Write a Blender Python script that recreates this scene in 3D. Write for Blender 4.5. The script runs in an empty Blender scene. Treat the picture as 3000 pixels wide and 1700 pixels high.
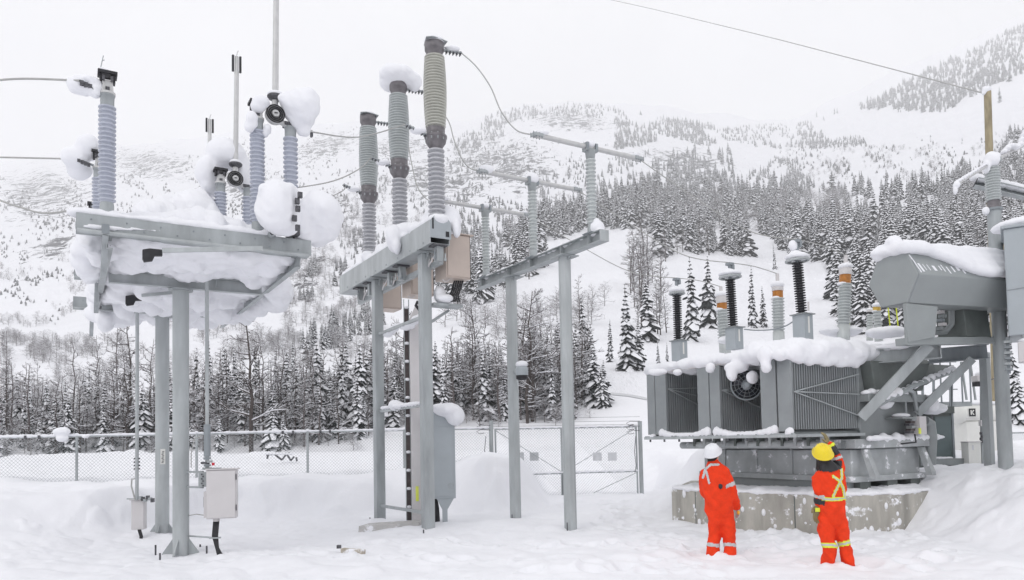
import bpy, bmesh, math, random
import numpy as np
from mathutils import Vector, Matrix, Quaternion
random.seed(7); rng = np.random.RandomState(11)
sc = bpy.context.scene
col = sc.collection
PI = math.pi
# ------------------------------------------------------------------ camera geometry (photo 3000 x 1700)
FPX = 2167.0; TILT = math.radians(2.5); ROLL = 0.02; CY = 1195.4
CAM = Vector((0, 0, 1.7))
_F = Vector((0, math.cos(TILT), math.sin(TILT))); _R0 = Vector((1, 0, 0)); _U0 = Vector((0, -math.sin(TILT), math.cos(TILT)))
_R = _R0 * math.cos(ROLL) - _U0 * math.sin(ROLL); _U = _U0 * math.cos(ROLL) + _R0 * math.sin(ROLL)
def ray(px, py): return _F * FPX + _R * (px - 1500) + _U * (CY - py)
def P(px, py, y):
    v = ray(px, py); return CAM + v * (y / v.y)
def PZ(px, py, z):
    v = ray(px, py); return CAM + v * ((z - CAM.z) / v.z)
def proj(p):
    q = Vector(p) - CAM; d = q.dot(_F); return 1500 + FPX * q.dot(_R) / d, CY - FPX * q.dot(_U) / d
class Fr:
    """a plan grid: origin, u along, v across"""
    def __init__(s, o, deg):
        t = math.radians(deg); s.o = Vector((o[0], o[1], 0)); s.t = t
        s.u = Vector((math.cos(t), math.sin(t), 0)); s.v = Vector((-math.sin(t), math.cos(t), 0))
    def w(s, a, b, z): return s.o + s.u * a + s.v * b + Vector((0, 0, z))
    def loc(s, p): q = p - s.o; return q.dot(s.u), q.dot(s.v), p.z
    def onb(s, px, py, b):
        r = ray(px, py); t = (b - (CAM - s.o).dot(s.v)) / r.dot(s.v); return s.loc(CAM + r * t)
    def ona(s, px, py, a):
        r = ray(px, py); t = (a - (CAM - s.o).dot(s.u)) / r.dot(s.u); return s.loc(CAM + r * t)
    def axes(s): return (s.u, s.v, Vector((0, 0, 1)))
WAX = (Vector((1, 0, 0)), Vector((0, 1, 0)), Vector((0, 0, 1)))

# ------------------------------------------------------------------ materials
MATS = {}
def nodes_of(name):
    m = bpy.data.materials.new(name); m.use_nodes = True
    nt = m.node_tree; nt.nodes.clear()
    out = nt.nodes.new('ShaderNodeOutputMaterial'); b = nt.nodes.new('ShaderNodeBsdfPrincipled')
    nt.links.new(b.outputs[0], out.inputs[0]); MATS[name] = m
    return m, nt, b
def noise(nt, scale, detail=4, rough=.55, coord='Object', vec_scale=None):
    tc = nt.nodes.new('ShaderNodeTexCoord'); n = nt.nodes.new('ShaderNodeTexNoise')
    n.inputs['Scale'].default_value = scale; n.inputs['Detail'].default_value = detail; n.inputs['Roughness'].default_value = rough
    src = tc.outputs[coord]
    if vec_scale:
        mp = nt.nodes.new('ShaderNodeMapping'); mp.inputs['Scale'].default_value = vec_scale
        nt.links.new(src, mp.inputs[0]); src = mp.outputs[0]
    nt.links.new(src, n.inputs['Vector']); return n
def ramp(nt, src, stops):
    r = nt.nodes.new('ShaderNodeValToRGB'); e = r.color_ramp.elements
    e[0].position, e[0].color = stops[0][0], (*stops[0][1], 1); e[1].position, e[1].color = stops[1][0], (*stops[1][1], 1)
    for p, c in stops[2:]:
        x = e.new(p); x.color = (*c, 1)
    nt.links.new(src, r.inputs[0]); return r
def mix(nt, fac, a, b):
    m = nt.nodes.new('ShaderNodeMix'); m.data_type = 'RGBA'
    for s, v in ((m.inputs[0], fac), (m.inputs[6], a), (m.inputs[7], b)):
        if hasattr(v, 'is_linked'): nt.links.new(v, s)
        elif isinstance(v, (int, float)): s.default_value = v
        else: s.default_value = (*v, 1)
    return m.outputs[2]
def bump(nt, b, src, strength, dist=.01):
    bp = nt.nodes.new('ShaderNodeBump'); bp.inputs['Strength'].default_value = strength; bp.inputs['Distance'].default_value = dist
    nt.links.new(src, bp.inputs['Height']); nt.links.new(bp.outputs[0], b.inputs['Normal']); return bp
SNOWC = (.86, .865, .90)
def m_plain(name, c, rough=.5, metal=0., var=.12, scale=6., bmp=0., frost=0., fscale=3., streak=False, spec=.5):
    m, nt, b = nodes_of(name)
    n = noise(nt, scale, 5, .6, 'Object', (1, 1, .25) if streak else None)
    lo = tuple(max(0, x * (1 - var)) for x in c); hi = tuple(min(1, x * (1 + var)) for x in c)
    r = ramp(nt, n.outputs[0], [(.3, lo), (.7, hi)])
    cc = r.outputs[0]
    if frost > 0:
        f = noise(nt, fscale, 6, .65)
        fr = ramp(nt, f.outputs[0], [(.62 - frost * .25, (0, 0, 0)), (.68 - frost * .2, (1, 1, 1))])
        cc = mix(nt, fr.outputs[0], cc, SNOWC)
    nt.links.new(cc, b.inputs['Base Color'])
    b.inputs['Roughness'].default_value = rough; b.inputs['Metallic'].default_value = metal
    b.inputs['Specular IOR Level'].default_value = spec
    if bmp: bump(nt, b, n.outputs[0], bmp)
    return m
def m_snow(name, bs=.35, c=SNOWC):
    m, nt, b = nodes_of(name)
    n1 = noise(nt, 2.2, 6, .6); n2 = noise(nt, 38, 3, .6)
    r = ramp(nt, n1.outputs[0], [(.3, tuple(x * .965 for x in c)), (.7, c)])
    nt.links.new(r.outputs[0], b.inputs['Base Color'])
    b.inputs['Roughness'].default_value = .75; b.inputs['Specular IOR Level'].default_value = .15
    ad = nt.nodes.new('ShaderNodeMath'); ad.operation = 'MULTIPLY_ADD'; ad.inputs[1].default_value = .12
    nt.links.new(n2.outputs[0], ad.inputs[0]); nt.links.new(n1.outputs[0], ad.inputs[2])
    bump(nt, b, ad.outputs[0], bs, .06); return m
def m_topsnow(name, c, thr=.25, rough=.8, var=.25, scale=3.):
    """bark or twig with real snow lying on every upward face"""
    m, nt, b = nodes_of(name)
    g = nt.nodes.new('ShaderNodeNewGeometry'); sx = nt.nodes.new('ShaderNodeSeparateXYZ'); nt.links.new(g.outputs['Normal'], sx.inputs[0])
    n = noise(nt, scale, 3)
    ad = nt.nodes.new('ShaderNodeMath'); ad.operation = 'MULTIPLY_ADD'; ad.inputs[1].default_value = .5
    nt.links.new(n.outputs[0], ad.inputs[0]); nt.links.new(sx.outputs[2], ad.inputs[2])
    r = ramp(nt, ad.outputs[0], [(thr + .22, (0, 0, 0)), (thr + .3, (1, 1, 1))])
    c2 = ramp(nt, n.outputs[0], [(.3, tuple(x * (1 - var) for x in c)), (.7, tuple(x * (1 + var) for x in c))])
    nt.links.new(mix(nt, r.outputs[0], c2.outputs[0], SNOWC), b.inputs['Base Color'])
    b.inputs['Roughness'].default_value = rough; b.inputs['Specular IOR Level'].default_value = .2
    return m
m_snow('snow'); m_snow('snow_ground', .3)
m_plain('galv', (.36, .385, .395), .5, .15, .2, 4, .05, streak=True)
m_plain('galv_light', (.41, .435, .443), .5, .1, .17, 4, .05, streak=True)
m_plain('galv_dark', (.25, .275, .295), .5, .1, .2, 5, streak=True)
m_plain('bracket', (.09, .09, .1), .5, .3, .5, 30)
m_plain('aluminium', (.55, .55, .55), .4, .35, .08, 8)
m_plain('wire', (.4, .4, .39), .5, .2, .1, 8)
m_plain('porcelain_blue', (.45, .475, .55), .3, 0, .06, 4)
m_plain('porcelain_grey', (.50, .53, .53), .3, 0, .08, 4)
m_plain('porcelain_cream', (.51, .51, .462), .3, 0, .08, 4)
m_plain('porcelain_mauve', (.46, .465, .49), .3, 0, .08, 4)
m_plain('cap_dark', (.16, .15, .16), .5, .2, .3, 9)
m_plain('black', (.018, .018, .022), .55, 0, .3, 12)
m_plain('polymer', (.03, .03, .035), .6, 0, .3, 12)
m_plain('brown_glaze', (.42, .16, .025), .25, 0, .25, 12)
m_plain('yellow_glaze', (.6, .4, .08), .35, 0, .35, 25)
m_plain('tan', (.52, .44, .39), .5, 0, .06, 3)
m_plain('cabinet', (.60, .58, .585), .45, 0, .04, 3)
m_plain('cabinet_grey', (.37, .405, .43), .45, 0, .06, 2)
m_plain('xfmr', (.26, .28, .285), .5, 0, .12, 2.2, frost=.0, fscale=5)
m_plain('xfmr_fin', (.27, .29, .3), .5, 0, .08, 3)
m_plain('xfmr_clean', (.29, .312, .316), .45, 0, .07, 1.5)
m_plain('xfmr_frost', (.40, .42, .43), .6, 0, .2, 2.4, .1, frost=.16, fscale=4.6)
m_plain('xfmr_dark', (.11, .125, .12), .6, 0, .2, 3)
m_plain('concrete', (.385, .37, .335), .85, 0, .32, 3.0, .3, frost=.20, fscale=4.2, streak=True)
m_plain('concrete_slab', (.50, .49, .48), .85, 0, .12, 4, .2, frost=.3)
m_plain('cable_brown', (.07, .055, .055), .6, 0, .3, 10)
m_plain('wood', (.31, .265, .175), .8, 0, .3, 9, .3, streak=True)
m_plain('wood_old', (.42, .38, .32), .85, 0, .3, 9, .3, frost=.35)
m_plain('orange', (.80, .052, .014), .8, 0, .16, 7, .35, spec=.15)
m_plain('helmet_white', (.78, .79, .82), .3, 0, .03, 3)
m_plain('helmet_yellow', (.85, .66, .02), .3, 0, .03, 3)
m_plain('silver', (.52, .53, .54), .5, 0, .08, 30)
m_plain('lime', (.72, .80, .05), .6, 0, .06, 30)
m_plain('olive', (.22, .18, .09), .8, 0, .3, 20, .3)
m_plain('skin', (.52, .30, .22), .6, 0, .1, 9)
m_plain('hair', (.02, .016, .014), .8, 0, .4, 30)
m_plain('white_paint', (.74, .74, .71), .5, 0, .05, 3)
m_plain('green_door', (.105, .14, .145), .45, 0, .12, 3)
m_plain('red', (.5, .02, .04), .5)
m_plain('yellow', (.8, .45, .03), .5, 0, .2, 20)
m_plain('sign_grey', (.60, .61, .63), .5)
m_plain('lime_tag', (.75, .82, .12), .5)
m_topsnow('bark', (.07, .058, .055), .25)
m_topsnow('bark_pale', (.11, .095, .094), .2)
m_plain('needles', (.022, .027, .028), .9, 0, .4, 9, spec=.1)
m_plain('needles_pale', (.06, .068, .072), .9, 0, .4, 9, spec=.1)
m_plain('clear_dark', (.03, .035, .045), .25)

# ------------------------------------------------------------------ mesh builder
class MB:
    def __init__(s): s.v = []; s.f = []; s.m = []; s.s = []; s.mats = []
    def mi(s, mat):
        if mat not in s.mats: s.mats.append(mat)
        return s.mats.index(mat)
    def add(s, vs, fs, mat, smooth=False):
        o = len(s.v); s.v += [tuple(x) for x in vs]; k = s.mi(mat)
        for f in fs: s.f.append(tuple(i + o for i in f)); s.m.append(k); s.s.append(smooth)
    def box(s, c, size, mat, ax=WAX):
        c = Vector(c); x, y, z = (ax[i] * (size[i] / 2) for i in range(3))
        vs = [c + x * i + y * j + z * k for k in (-1, 1) for j in (-1, 1) for i in (-1, 1)]
        s.add(vs, [(0, 2, 3, 1), (4, 5, 7, 6), (0, 1, 5, 4), (2, 6, 7, 3), (0, 4, 6, 2), (1, 3, 7, 5)], mat)
    def fbox(s, fr, a, b, z, mat):
        """axis-aligned box in a plan grid: (a0,a1),(b0,b1),(z0,z1)"""
        s.box(fr.w((a[0] + a[1]) / 2, (b[0] + b[1]) / 2, (z[0] + z[1]) / 2), (a[1] - a[0], b[1] - b[0], z[1] - z[0]), mat, fr.axes())
    def bar(s, p0, p1, w, h, mat, up=Vector((0, 0, 1))):
        p0 = Vector(p0); p1 = Vector(p1); d = (p1 - p0); L = d.length; d.normalize()
        side = d.cross(up)
        if side.length < 1e-4: side = d.cross(Vector((1, 0, 0)))
        side.normalize(); n = side.cross(d).normalized()
        s.box((p0 + p1) / 2, (L, w, h), mat, (d, side, n))
    def chan(s, p0, p1, w, h, t, mat, openside=1):
        """C channel: web plus two flanges, open to one side"""
        p0 = Vector(p0); p1 = Vector(p1); d = (p1 - p0).normalized(); up = Vector((0, 0, 1)); side = d.cross(up).normalized() * openside
        up = side.cross(d).normalized()
        if up.z < 0: up = -up
        s.bar(p0 - side * (w / 2 - t / 2), p1 - side * (w / 2 - t / 2), t, h - 2 * t - .002, mat)
        s.bar(p0 + up * (h / 2 - t / 2), p1 + up * (h / 2 - t / 2), w, t, mat); s.bar(p0 - up * (h / 2 - t / 2), p1 - up * (h / 2 - t / 2), w, t, mat)
    def ibeam(s, p0, p1, w, h, t, mat):
        p0 = Vector(p0); p1 = Vector(p1); up = Vector((0, 0, 1))
        s.bar(p0, p1, t, h - 2 * t - .002, mat); s.bar(p0 + up * (h / 2 - t / 2), p1 + up * (h / 2 - t / 2), w, t, mat); s.bar(p0 - up * (h / 2 - t / 2), p1 - up * (h / 2 - t / 2), w, t, mat)
    def tube(s, pts, r, mat, seg=10, caps=True, smooth=True):
        pts = [Vector(p) for p in pts]; n = len(pts); rs = r if isinstance(r, (list, tuple)) else [r] * n
        t0 = (pts[1] - pts[0]).normalized(); ref = Vector((0, 0, 1)) if abs(t0.z) < .9 else Vector((1, 0, 0))
        x = t0.cross(ref).normalized(); vs = []
        for i, p in enumerate(pts):
            t = ((pts[min(i + 1, n - 1)] - pts[max(i - 1, 0)])).normalized()
            x = (x - t * x.dot(t)).normalized(); y = t.cross(x)
            for k in range(seg):
                a = 2 * PI * k / seg; vs.append(p + (x * math.cos(a) + y * math.sin(a)) * rs[i])
        fs = [(i * seg + k, i * seg + (k + 1) % seg, (i + 1) * seg + (k + 1) % seg, (i + 1) * seg + k) for i in range(n - 1) for k in range(seg)]
        s.add(vs, fs, mat, smooth)
        if caps:
            s.add(vs[:seg], [tuple(range(seg))[::-1]], mat); s.add(vs[-seg:], [tuple(range(seg))], mat)
    def lathe(s, base, prof, mat, seg=20, axis=Vector((0, 0, 1)), smooth=True, caps=True):
        base = Vector(base); axis = Vector(axis).normalized(); ref = Vector((1, 0, 0)) if abs(axis.x) < .9 else Vector((0, 1, 0))
        x = axis.cross(ref).normalized(); y = axis.cross(x); n = len(prof)
        vs = [base + axis * z + (x * math.cos(2 * PI * k / seg) + y * math.sin(2 * PI * k / seg)) * r for r, z in prof for k in range(seg)]
        fs = [(i * seg + k, i * seg + (k + 1) % seg, (i + 1) * seg + (k + 1) % seg, (i + 1) * seg + k) for i in range(n - 1) for k in range(seg)]
        s.add(vs, fs, mat, smooth)
        if caps:
            s.add(vs[:seg], [tuple(range(seg))[::-1]], mat); s.add(vs[-seg:], [tuple(range(seg))], mat)
    def prism(s, poly, ext, mat):
        poly = [Vector(p) for p in poly]; e = Vector(ext); n = len(poly); vs = poly + [p + e for p in poly]
        s.add(vs, [tuple(range(n))[::-1], tuple(range(n, 2 * n))] + [(i, (i + 1) % n, n + (i + 1) % n, n + i) for i in range(n)], mat)
    def ball(s, c, r, mat, seg=12, rings=8, ax=WAX):
        c = Vector(c); r = r if isinstance(r, (tuple, list)) else (r, r, r)
        vs = [c + ax[2] * r[2]]; fs = []
        for i in range(1, rings):
            t = PI * i / rings
            for k in range(seg):
                a = 2 * PI * k / seg; vs.append(c + ax[0] * (r[0] * math.sin(t) * math.cos(a)) + ax[1] * (r[1] * math.sin(t) * math.sin(a)) + ax[2] * (r[2] * math.cos(t)))
        vs.append(c - ax[2] * r[2])
        for k in range(seg): fs.append((0, 1 + k, 1 + (k + 1) % seg))
        for i in range(rings - 2):
            for k in range(seg): fs.append((1 + i * seg + k, 1 + (i + 1) * seg + k, 1 + (i + 1) * seg + (k + 1) % seg, 1 + i * seg + (k + 1) % seg))
        L = len(vs) - 1; o = 1 + (rings - 2) * seg
        for k in range(seg): fs.append((o + k, L, o + (k + 1) % seg))
        s.add(vs, fs, mat, True)
    def torus(s, c, R, r, mat, axis, seg=28, ms=8):
        c = Vector(c); axis = Vector(axis).normalized(); ref = Vector((0, 0, 1)) if abs(axis.z) < .9 else Vector((1, 0, 0))
        x = axis.cross(ref).normalized(); y = axis.cross(x); vs = []
        for i in range(seg):
            a = 2 * PI * i / seg; d = x * math.cos(a) + y * math.sin(a)
            for k in range(ms):
                b = 2 * PI * k / ms; vs.append(c + d * (R + r * math.cos(b)) + axis * (r * math.sin(b)))
        fs = [(i * ms + k, ((i + 1) % seg) * ms + k, ((i + 1) % seg) * ms + (k + 1) % ms, i * ms + (k + 1) % ms) for i in range(seg) for k in range(ms)]
        s.add(vs, fs, mat, True)
    def mesh(s, name):
        me = bpy.data.meshes.new(name); me.from_pydata(s.v, [], s.f)
        for m in s.mats: me.materials.append(MATS[m])
        me.polygons.foreach_set('material_index', s.m); me.polygons.foreach_set('use_smooth', s.s); me.update(); return me
    def build(s, name, parent=None, bev=0):
        me = s.mesh(name)
        if parent is not None and parent.type == 'EMPTY' or parent is not None:
            inv = world_of(parent).inverted(); me.transform(inv)
        o = bpy.data.objects.new(name, me); col.objects.link(o)
        if parent is not None: o.parent = parent
        if bev:
            b = o.modifiers.new('edge', 'BEVEL'); b.width = bev; b.segments = 2; b.limit_method = 'ANGLE'; b.angle_limit = math.radians(40)
        return o
def world_of(o):
    m = Matrix.LocRotScale(o.location, o.rotation_euler, o.scale)
    return world_of(o.parent) @ m if o.parent else m
def thing(name, label, cat, loc=(0, 0, 0), group=None):
    o = bpy.data.objects.new(name, None); o.empty_display_size = .2; col.objects.link(o); o.location = loc
    return tag(o, label, cat, group)
def tag(o, label=None, cat=None, group=None, kind=None):
    if label: o['label'] = label
    if cat: o['category'] = cat
    if group: o['group'] = group
    if kind: o['kind'] = kind
    return o
# ------------------------------------------------------------------ vector noise
def _h(ix, iy, sd):
    n = (ix.astype(np.int64) * 374761393 + iy.astype(np.int64) * 668265263 + sd * 1274126177) & 0x7fffffff
    n = ((n ^ (n >> 13)) * 1274126177) & 0x7fffffff
    return ((n ^ (n >> 16)) & 0xffff) / 65535.0
def vnoise(x, y, sd=0):
    x = np.asarray(x, float); y = np.asarray(y, float); ix = np.floor(x); iy = np.floor(y); fx = x - ix; fy = y - iy
    fx = fx * fx * fx * (fx * (fx * 6 - 15) + 10); fy = fy * fy * fy * (fy * (fy * 6 - 15) + 10)
    a = _h(ix, iy, sd); b = _h(ix + 1, iy, sd); c = _h(ix, iy + 1, sd); d = _h(ix + 1, iy + 1, sd)
    return (a * (1 - fx) + b * fx) * (1 - fy) + (c * (1 - fx) + d * fx) * fy
def fbm(x, y, oct=4, sd=0, gain=.5):
    t = 0; a = 1; n = 0
    for i in range(oct):
        t = t + a * (vnoise(x * 2 ** i + 17.3 * i, y * 2 ** i - 9.1 * i, sd + i) - .5); n += a; a *= gain
    return t / n * 2
def sstep(x): x = np.clip(x, 0, 1); return x * x * (3 - 2 * x)
# ------------------------------------------------------------------ lumpy bodies (snow, people): union of ellipsoids and lofts, one skin
def fused(name, mb, voxel, smooth=6, amp=0., nscale=4., parent=None, mat='snow', fac=.5):
    me = mb.mesh('tmp'); o = bpy.data.objects.new('tmp', me); col.objects.link(o)
    r = o.modifiers.new('r', 'REMESH'); r.mode = 'VOXEL'; r.voxel_size = voxel
    if smooth:
        sm = o.modifiers.new('s', 'SMOOTH'); sm.iterations = smooth; sm.factor = fac
    dg = bpy.context.evaluated_depsgraph_get(); new = bpy.data.meshes.new_from_object(o.evaluated_get(dg))
    bpy.data.objects.remove(o); bpy.data.meshes.remove(me)
    n = len(new.vertices); co = np.empty(n * 3); new.vertices.foreach_get('co', co); co = co.reshape(-1, 3)
    if amp:
        no = np.empty(n * 3); new.vertices.foreach_get('normal', no); no = no.reshape(-1, 3)
        d = fbm(co[:, 0] * nscale + co[:, 2] * nscale * .7, co[:, 1] * nscale - co[:, 2] * nscale * .6, 4, 5)
        co = co + no * (d * amp)[:, None]; new.vertices.foreach_set('co', co.ravel())
    new.materials.clear(); new.materials.append(MATS[mat]); new.polygons.foreach_set('use_smooth', [True] * len(new.polygons))
    new.polygons.foreach_set('material_index', [0] * len(new.polygons)); new.name = name
    if parent is not None: new.transform(world_of(parent).inverted())
    new.update(); q = bpy.data.objects.new(name, new); col.objects.link(q)
    if parent is not None: q.parent = parent
    return q
def pxball(mb, x0, x1, y0, y1, d, th=None, mat='snow'):
    """ellipsoid that fills a photo box at depth d, th deep"""
    c = P((x0 + x1) / 2, (y0 + y1) / 2, d); rx = (x1 - x0) / 2 / FPX * d; rz = (y1 - y0) / 2 / FPX * d
    mb.ball(c, (rx, th if th else (rx + rz) / 2, rz), mat)
def wire(name, pts, label, r=.012, sag=0., n=22, mat='wire', group=None, cat='power line'):
    pts = [Vector(p) for p in pts]; path = []
    if len(pts) == 2:
        for i in range(n + 1):
            t = i / n; p = pts[0].lerp(pts[1], t); p.z -= sag * 4 * t * (1 - t); path.append(p)
    else:
        for i in range(len(pts) - 1):
            p0 = pts[max(i - 1, 0)]; p1 = pts[i]; p2 = pts[i + 1]; p3 = pts[min(i + 2, len(pts) - 1)]
            for k in range(8):
                t = k / 8; path.append(.5 * ((2 * p1) + (p2 - p0) * t + (2 * p0 - 5 * p1 + 4 * p2 - p3) * t * t + (3 * p1 - p0 - 3 * p2 + p3) * t ** 3))
        path.append(pts[-1])
    m = MB(); m.tube(path, r, mat, 6)
    return tag(m.build(name), label, cat, group)
def shed_prof(r_core, r_shed, z0, z1, n, bulge=0., r_alt=None):
    """stacked porcelain sheds, optional barrel bulge"""
    pr = []; h = (z1 - z0) / n
    for i in range(n):
        t = (i + .5) / n; k = 1 + bulge * math.sin(PI * t) - (bulge * .25 if bulge else 0)
        rs = (r_shed if (r_alt is None or i % 2 == 0) else r_alt) * k; rc = r_core * k; z = z0 + h * i
        pr += [(rc, z), (rc, z + h * .54), (rs * .98, z + h * .60), (rs, z + h * .68), (rs, z + h * .86), (rs * .95, z + h * .93), (rc * 1.1, z + h * .995)]
    pr.append((r_core, z1)); return pr
# ------------------------------------------------------------------ world, sun, camera
w = bpy.data.worlds.new('World'); sc.world = w; w.use_nodes = True
nt = w.node_tree; nt.nodes.clear()
wo = nt.nodes.new('ShaderNodeOutputWorld'); bg = nt.nodes.new('ShaderNodeBackground'); nt.links.new(bg.outputs[0], wo.inputs[0])
sky = nt.nodes.new('ShaderNodeTexSky'); sky.sky_type = 'NISHITA'; sky.sun_disc = False
SUN_EL, SUN_AZ = math.radians(48), math.radians(-35)
sky.sun_elevation = SUN_EL; sky.sun_rotation = SUN_AZ
tc = nt.nodes.new('ShaderNodeTexCoord'); cn = nt.nodes.new('ShaderNodeTexNoise'); cn.inputs['Scale'].default_value = 2.6; cn.inputs['Detail'].default_value = 5
nt.links.new(tc.outputs['Generated'], cn.inputs['Vector'])
cr = ramp(nt, cn.outputs[0], [(.34, (9.25, 9.25, 9.6)), (.62, (10.5, 10.5, 10.7))])   # unbroken cloud deck, slightly mottled
nt.links.new(mix(nt, .965, sky.outputs[0], cr.outputs[0]), bg.inputs[0]); bg.inputs[1].default_value = .1
sd = bpy.data.lights.new('sun', 'SUN'); sd.energy = .62; sd.angle = math.radians(25); sd.color = (1, .97, .93)
so = bpy.data.objects.new('sun', sd); col.objects.link(so); so.rotation_euler = (PI / 2 - SUN_EL, 0, PI - SUN_AZ)
so.rotation_euler = Vector((math.sin(-.6) * math.cos(SUN_EL), -math.cos(-.6) * math.cos(SUN_EL), math.sin(SUN_EL))).to_track_quat('Z', 'Y').to_euler()
cd = bpy.data.cameras.new('camera'); cam = bpy.data.objects.new('camera', cd); col.objects.link(cam); sc.camera = cam
cd.sensor_width = 36; cd.lens = FPX / 3000 * 36; cd.shift_y = (CY - 850) / 3000; cd.clip_start = .1; cd.clip_end = 20000
cam.matrix_world = Matrix.Translation(CAM) @ Matrix(((_R.x, _U.x, -_F.x), (_R.y, _U.y, -_F.y), (_R.z, _U.z, -_F.z))).to_4x4()
sc.view_settings.view_transform = 'Standard'; sc.view_settings.look = 'None'; sc.view_settings.exposure = 0; sc.view_settings.gamma = 1
sc.render.engine = 'CYCLES'; sc.cycles.use_denoising = True; sc.cycles.max_bounces = 6; sc.cycles.diffuse_bounces = 4; sc.cycles.glossy_bounces = 2
sc.cycles.transparent_max_bounces = 8; sc.cycles.volume_bounces = 5; sc.cycles.use_adaptive_sampling = True

# ------------------------------------------------------------------ terrain: one height function
HOR = lambda px: 1290 - .02 * (px - 1500)
RIDGE = np.array([(-2200, 640), (-600, 500), (0, 448), (200, 425), (430, 395), (600, 384), (830, 348), (1000, 338), (1200, 332), (1400, 322), (1500, 300), (1600, 286), (1750, 280), (1850, 282), (2000, 296), (2150, 318),
    (2300, 338), (2350, 330), (2450, 284), (2600, 215), (2750, 150), (2900, 85), (3000, 35), (3300, -60), (5200, -90)], float)
Y0, YR, PW = 70., 2400., .715
def yard(x, y):
    """snow depth over the plowed yard, metres"""
    k = x / np.maximum(y, 1)
    dB = np.interp(x, [-14, -10, -8, -6.3, -4.5, -3, -1.6, -.4, 1.0, 4, 5, 9], [10.6, 11.2, 12.6, 15.6, 16.2, 17.2, 17.5, 16.6, 17.2, 17.4, 16.2, 15.])
    hB = np.interp(x, [-12, -8, -5, -2, -.7, .4, 2, 4.4, 6, 12], [.95, .85, .85, .9, 1.3, 1.15, .9, .95, 1.15, 1.2])
    wob = fbm(x * .35, y * .35, 3, 21) * .9
    bank = sstep((y - dB + wob) / 1.7)
    lane = sstep((x - .1 - (y - 19) * .03) / .9) * (1 - sstep((x - 3.75 - (y - 19) * .12) / .9)) * sstep((y - 15.5) / 1.5) * (1 - .8 * sstep((y - 26) / 8))
    h = bank * hB * (1 - .96 * lane)
    h += bank * (1 - lane) * (fbm(x * .9, y * .9, 4, 3) * .10 + np.abs(fbm(x * .45, y * .45, 3, 9)) * .12)
    lf = sstep((-6.2 - x) / 3.2) * sstep((y - 9.2) / 3.5) * .40           # the left edge climbs early
    h = np.maximum(h, lf + h * .35)
    rb = sstep((x - 6.15 - (13.0 - y) * .22) / 2.1) * sstep((y - 8.6) / 2.6) * 1.02
    rb += rb * fbm(x * 1.1, y * 1.1, 4, 31) * .16
    h = np.maximum(h, rb * (1 - .35 * sstep((y - 14.5) / 3)))
    pile = .5 * np.exp(-(((x - 4.3) / 1.3) ** 2 + ((y - 17.6) / 1.2) ** 2)); h += pile
    nr = sstep((34 - y) / 10); h += fbm(x * .55, y * .55, 4, 41) * .12 + fbm(x * 2.6, y * 2.6, 3, 51) * .02 * nr
    h += np.abs(fbm(x * 1.3, y * 1.5, 3, 91)) * .09 * nr * (1 - bank) + np.maximum(0, fbm(x * 3.6, y * 3.6, 3, 57) - .15) * (.03 + .14 * np.exp(-((x - 5.0) / 2.4) ** 2 - ((y - 12.2) / 1.6) ** 2)) * nr + np.maximum(0, fbm(x * 1.7, y * 1.7, 3, 58) - .1) * .30 * nr * np.clip(bank * (1 - bank) * 4 + rb * .5, 0, 1)
    berm = .45 * np.exp(-((y - 25.5 - fbm(x * .1, y * 0, 2, 8) * 2) / 2.2) ** 2) * sstep((-1.2 - x) / 2); h += berm * (1 + fbm(x * .5, y * .5, 3, 77) * .7)
    return h
FEET = []          # (x, y, radius, depth): filled before the ground is meshed
def height(x, y):
    x = np.asarray(x, float); y = np.maximum(np.asarray(y, float), .5)
    h1 = yard(x, y)
    for fx, fy, r, d in (FEET if y.min() < 25 else ()):
        q = ((x - fx) ** 2 + (y - fy) ** 2) / (r * r); h1 = h1 - d * np.exp(-q * 1.4) + d * .35 * np.exp(-((np.sqrt(q) - 1.35) / .35) ** 2)
    px = 1500 + FPX * x / y; hor = HOR(np.clip(px, -2500, 5500))
    rid = np.interp(px, RIDGE[:, 0], RIDGE[:, 1])
    yy = np.maximum(y, Y0)
    L = np.log(yy / Y0) / math.log(YR / Y0)
    s = np.where(L <= 1, np.power(np.clip(L, 0, 1), PW), 1 - (L - 1) * 1.5)
    gx = x / 60; gy = y / 60
    amp = np.clip((yy - 70) / 200, 0, 1)
    wob = (fbm(np.log(yy) * 5 + px / 700, px / 170, 5, 61, .55)) * 34 * amp * np.clip(s * 1.5, 0, 1)
    wob += -np.abs(fbm(px / 90 + np.log(yy), np.log(yy) * 2.2, 4, 71)) * 30 * amp * np.clip(s * 2 - .3, 0, 1)
    pb = hor + 22
    py = pb - s * (pb - rid) - wob * (1 - .5 * np.clip(s, 0, 1))
    hump = np.exp(-((px - 2180) / 330) ** 2) * np.exp(-((L - .44) / .07) ** 2) * 26   # the bare knoll in front of the forest
    py = py - hump
    h2 = 1.7 + yy * (hor - py) / FPX
    t = sstep((y - 45) / 40)
    return h1 * (1 - t) + (h2 + .12 * fbm(x * .15, y * .15, 3, 6)) * t
def hz(x, y): return float(height(np.array([x]), np.array([y]))[0])
def on_ground(px, py, lo=40., hi=2300.):
    """first place along the photo ray where it meets the terrain"""
    ys = np.exp(np.linspace(math.log(lo), math.log(hi), 420)); r = ray(px, py)
    xs = CAM.x + r.x / r.y * ys; zs = CAM.z + r.z / r.y * ys; d = zs - height(xs, ys)
    i = np.where(d <= 0)[0]
    if len(i) == 0: return None
    i = i[0]
    if i == 0: return Vector((xs[0], ys[0], zs[0]))
    t = d[i - 1] / (d[i - 1] - d[i] + 1e-9); y = ys[i - 1] + t * (ys[i] - ys[i - 1]); x = CAM.x + r.x / r.y * y
    return Vector((x, y, hz(x, y)))

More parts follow.
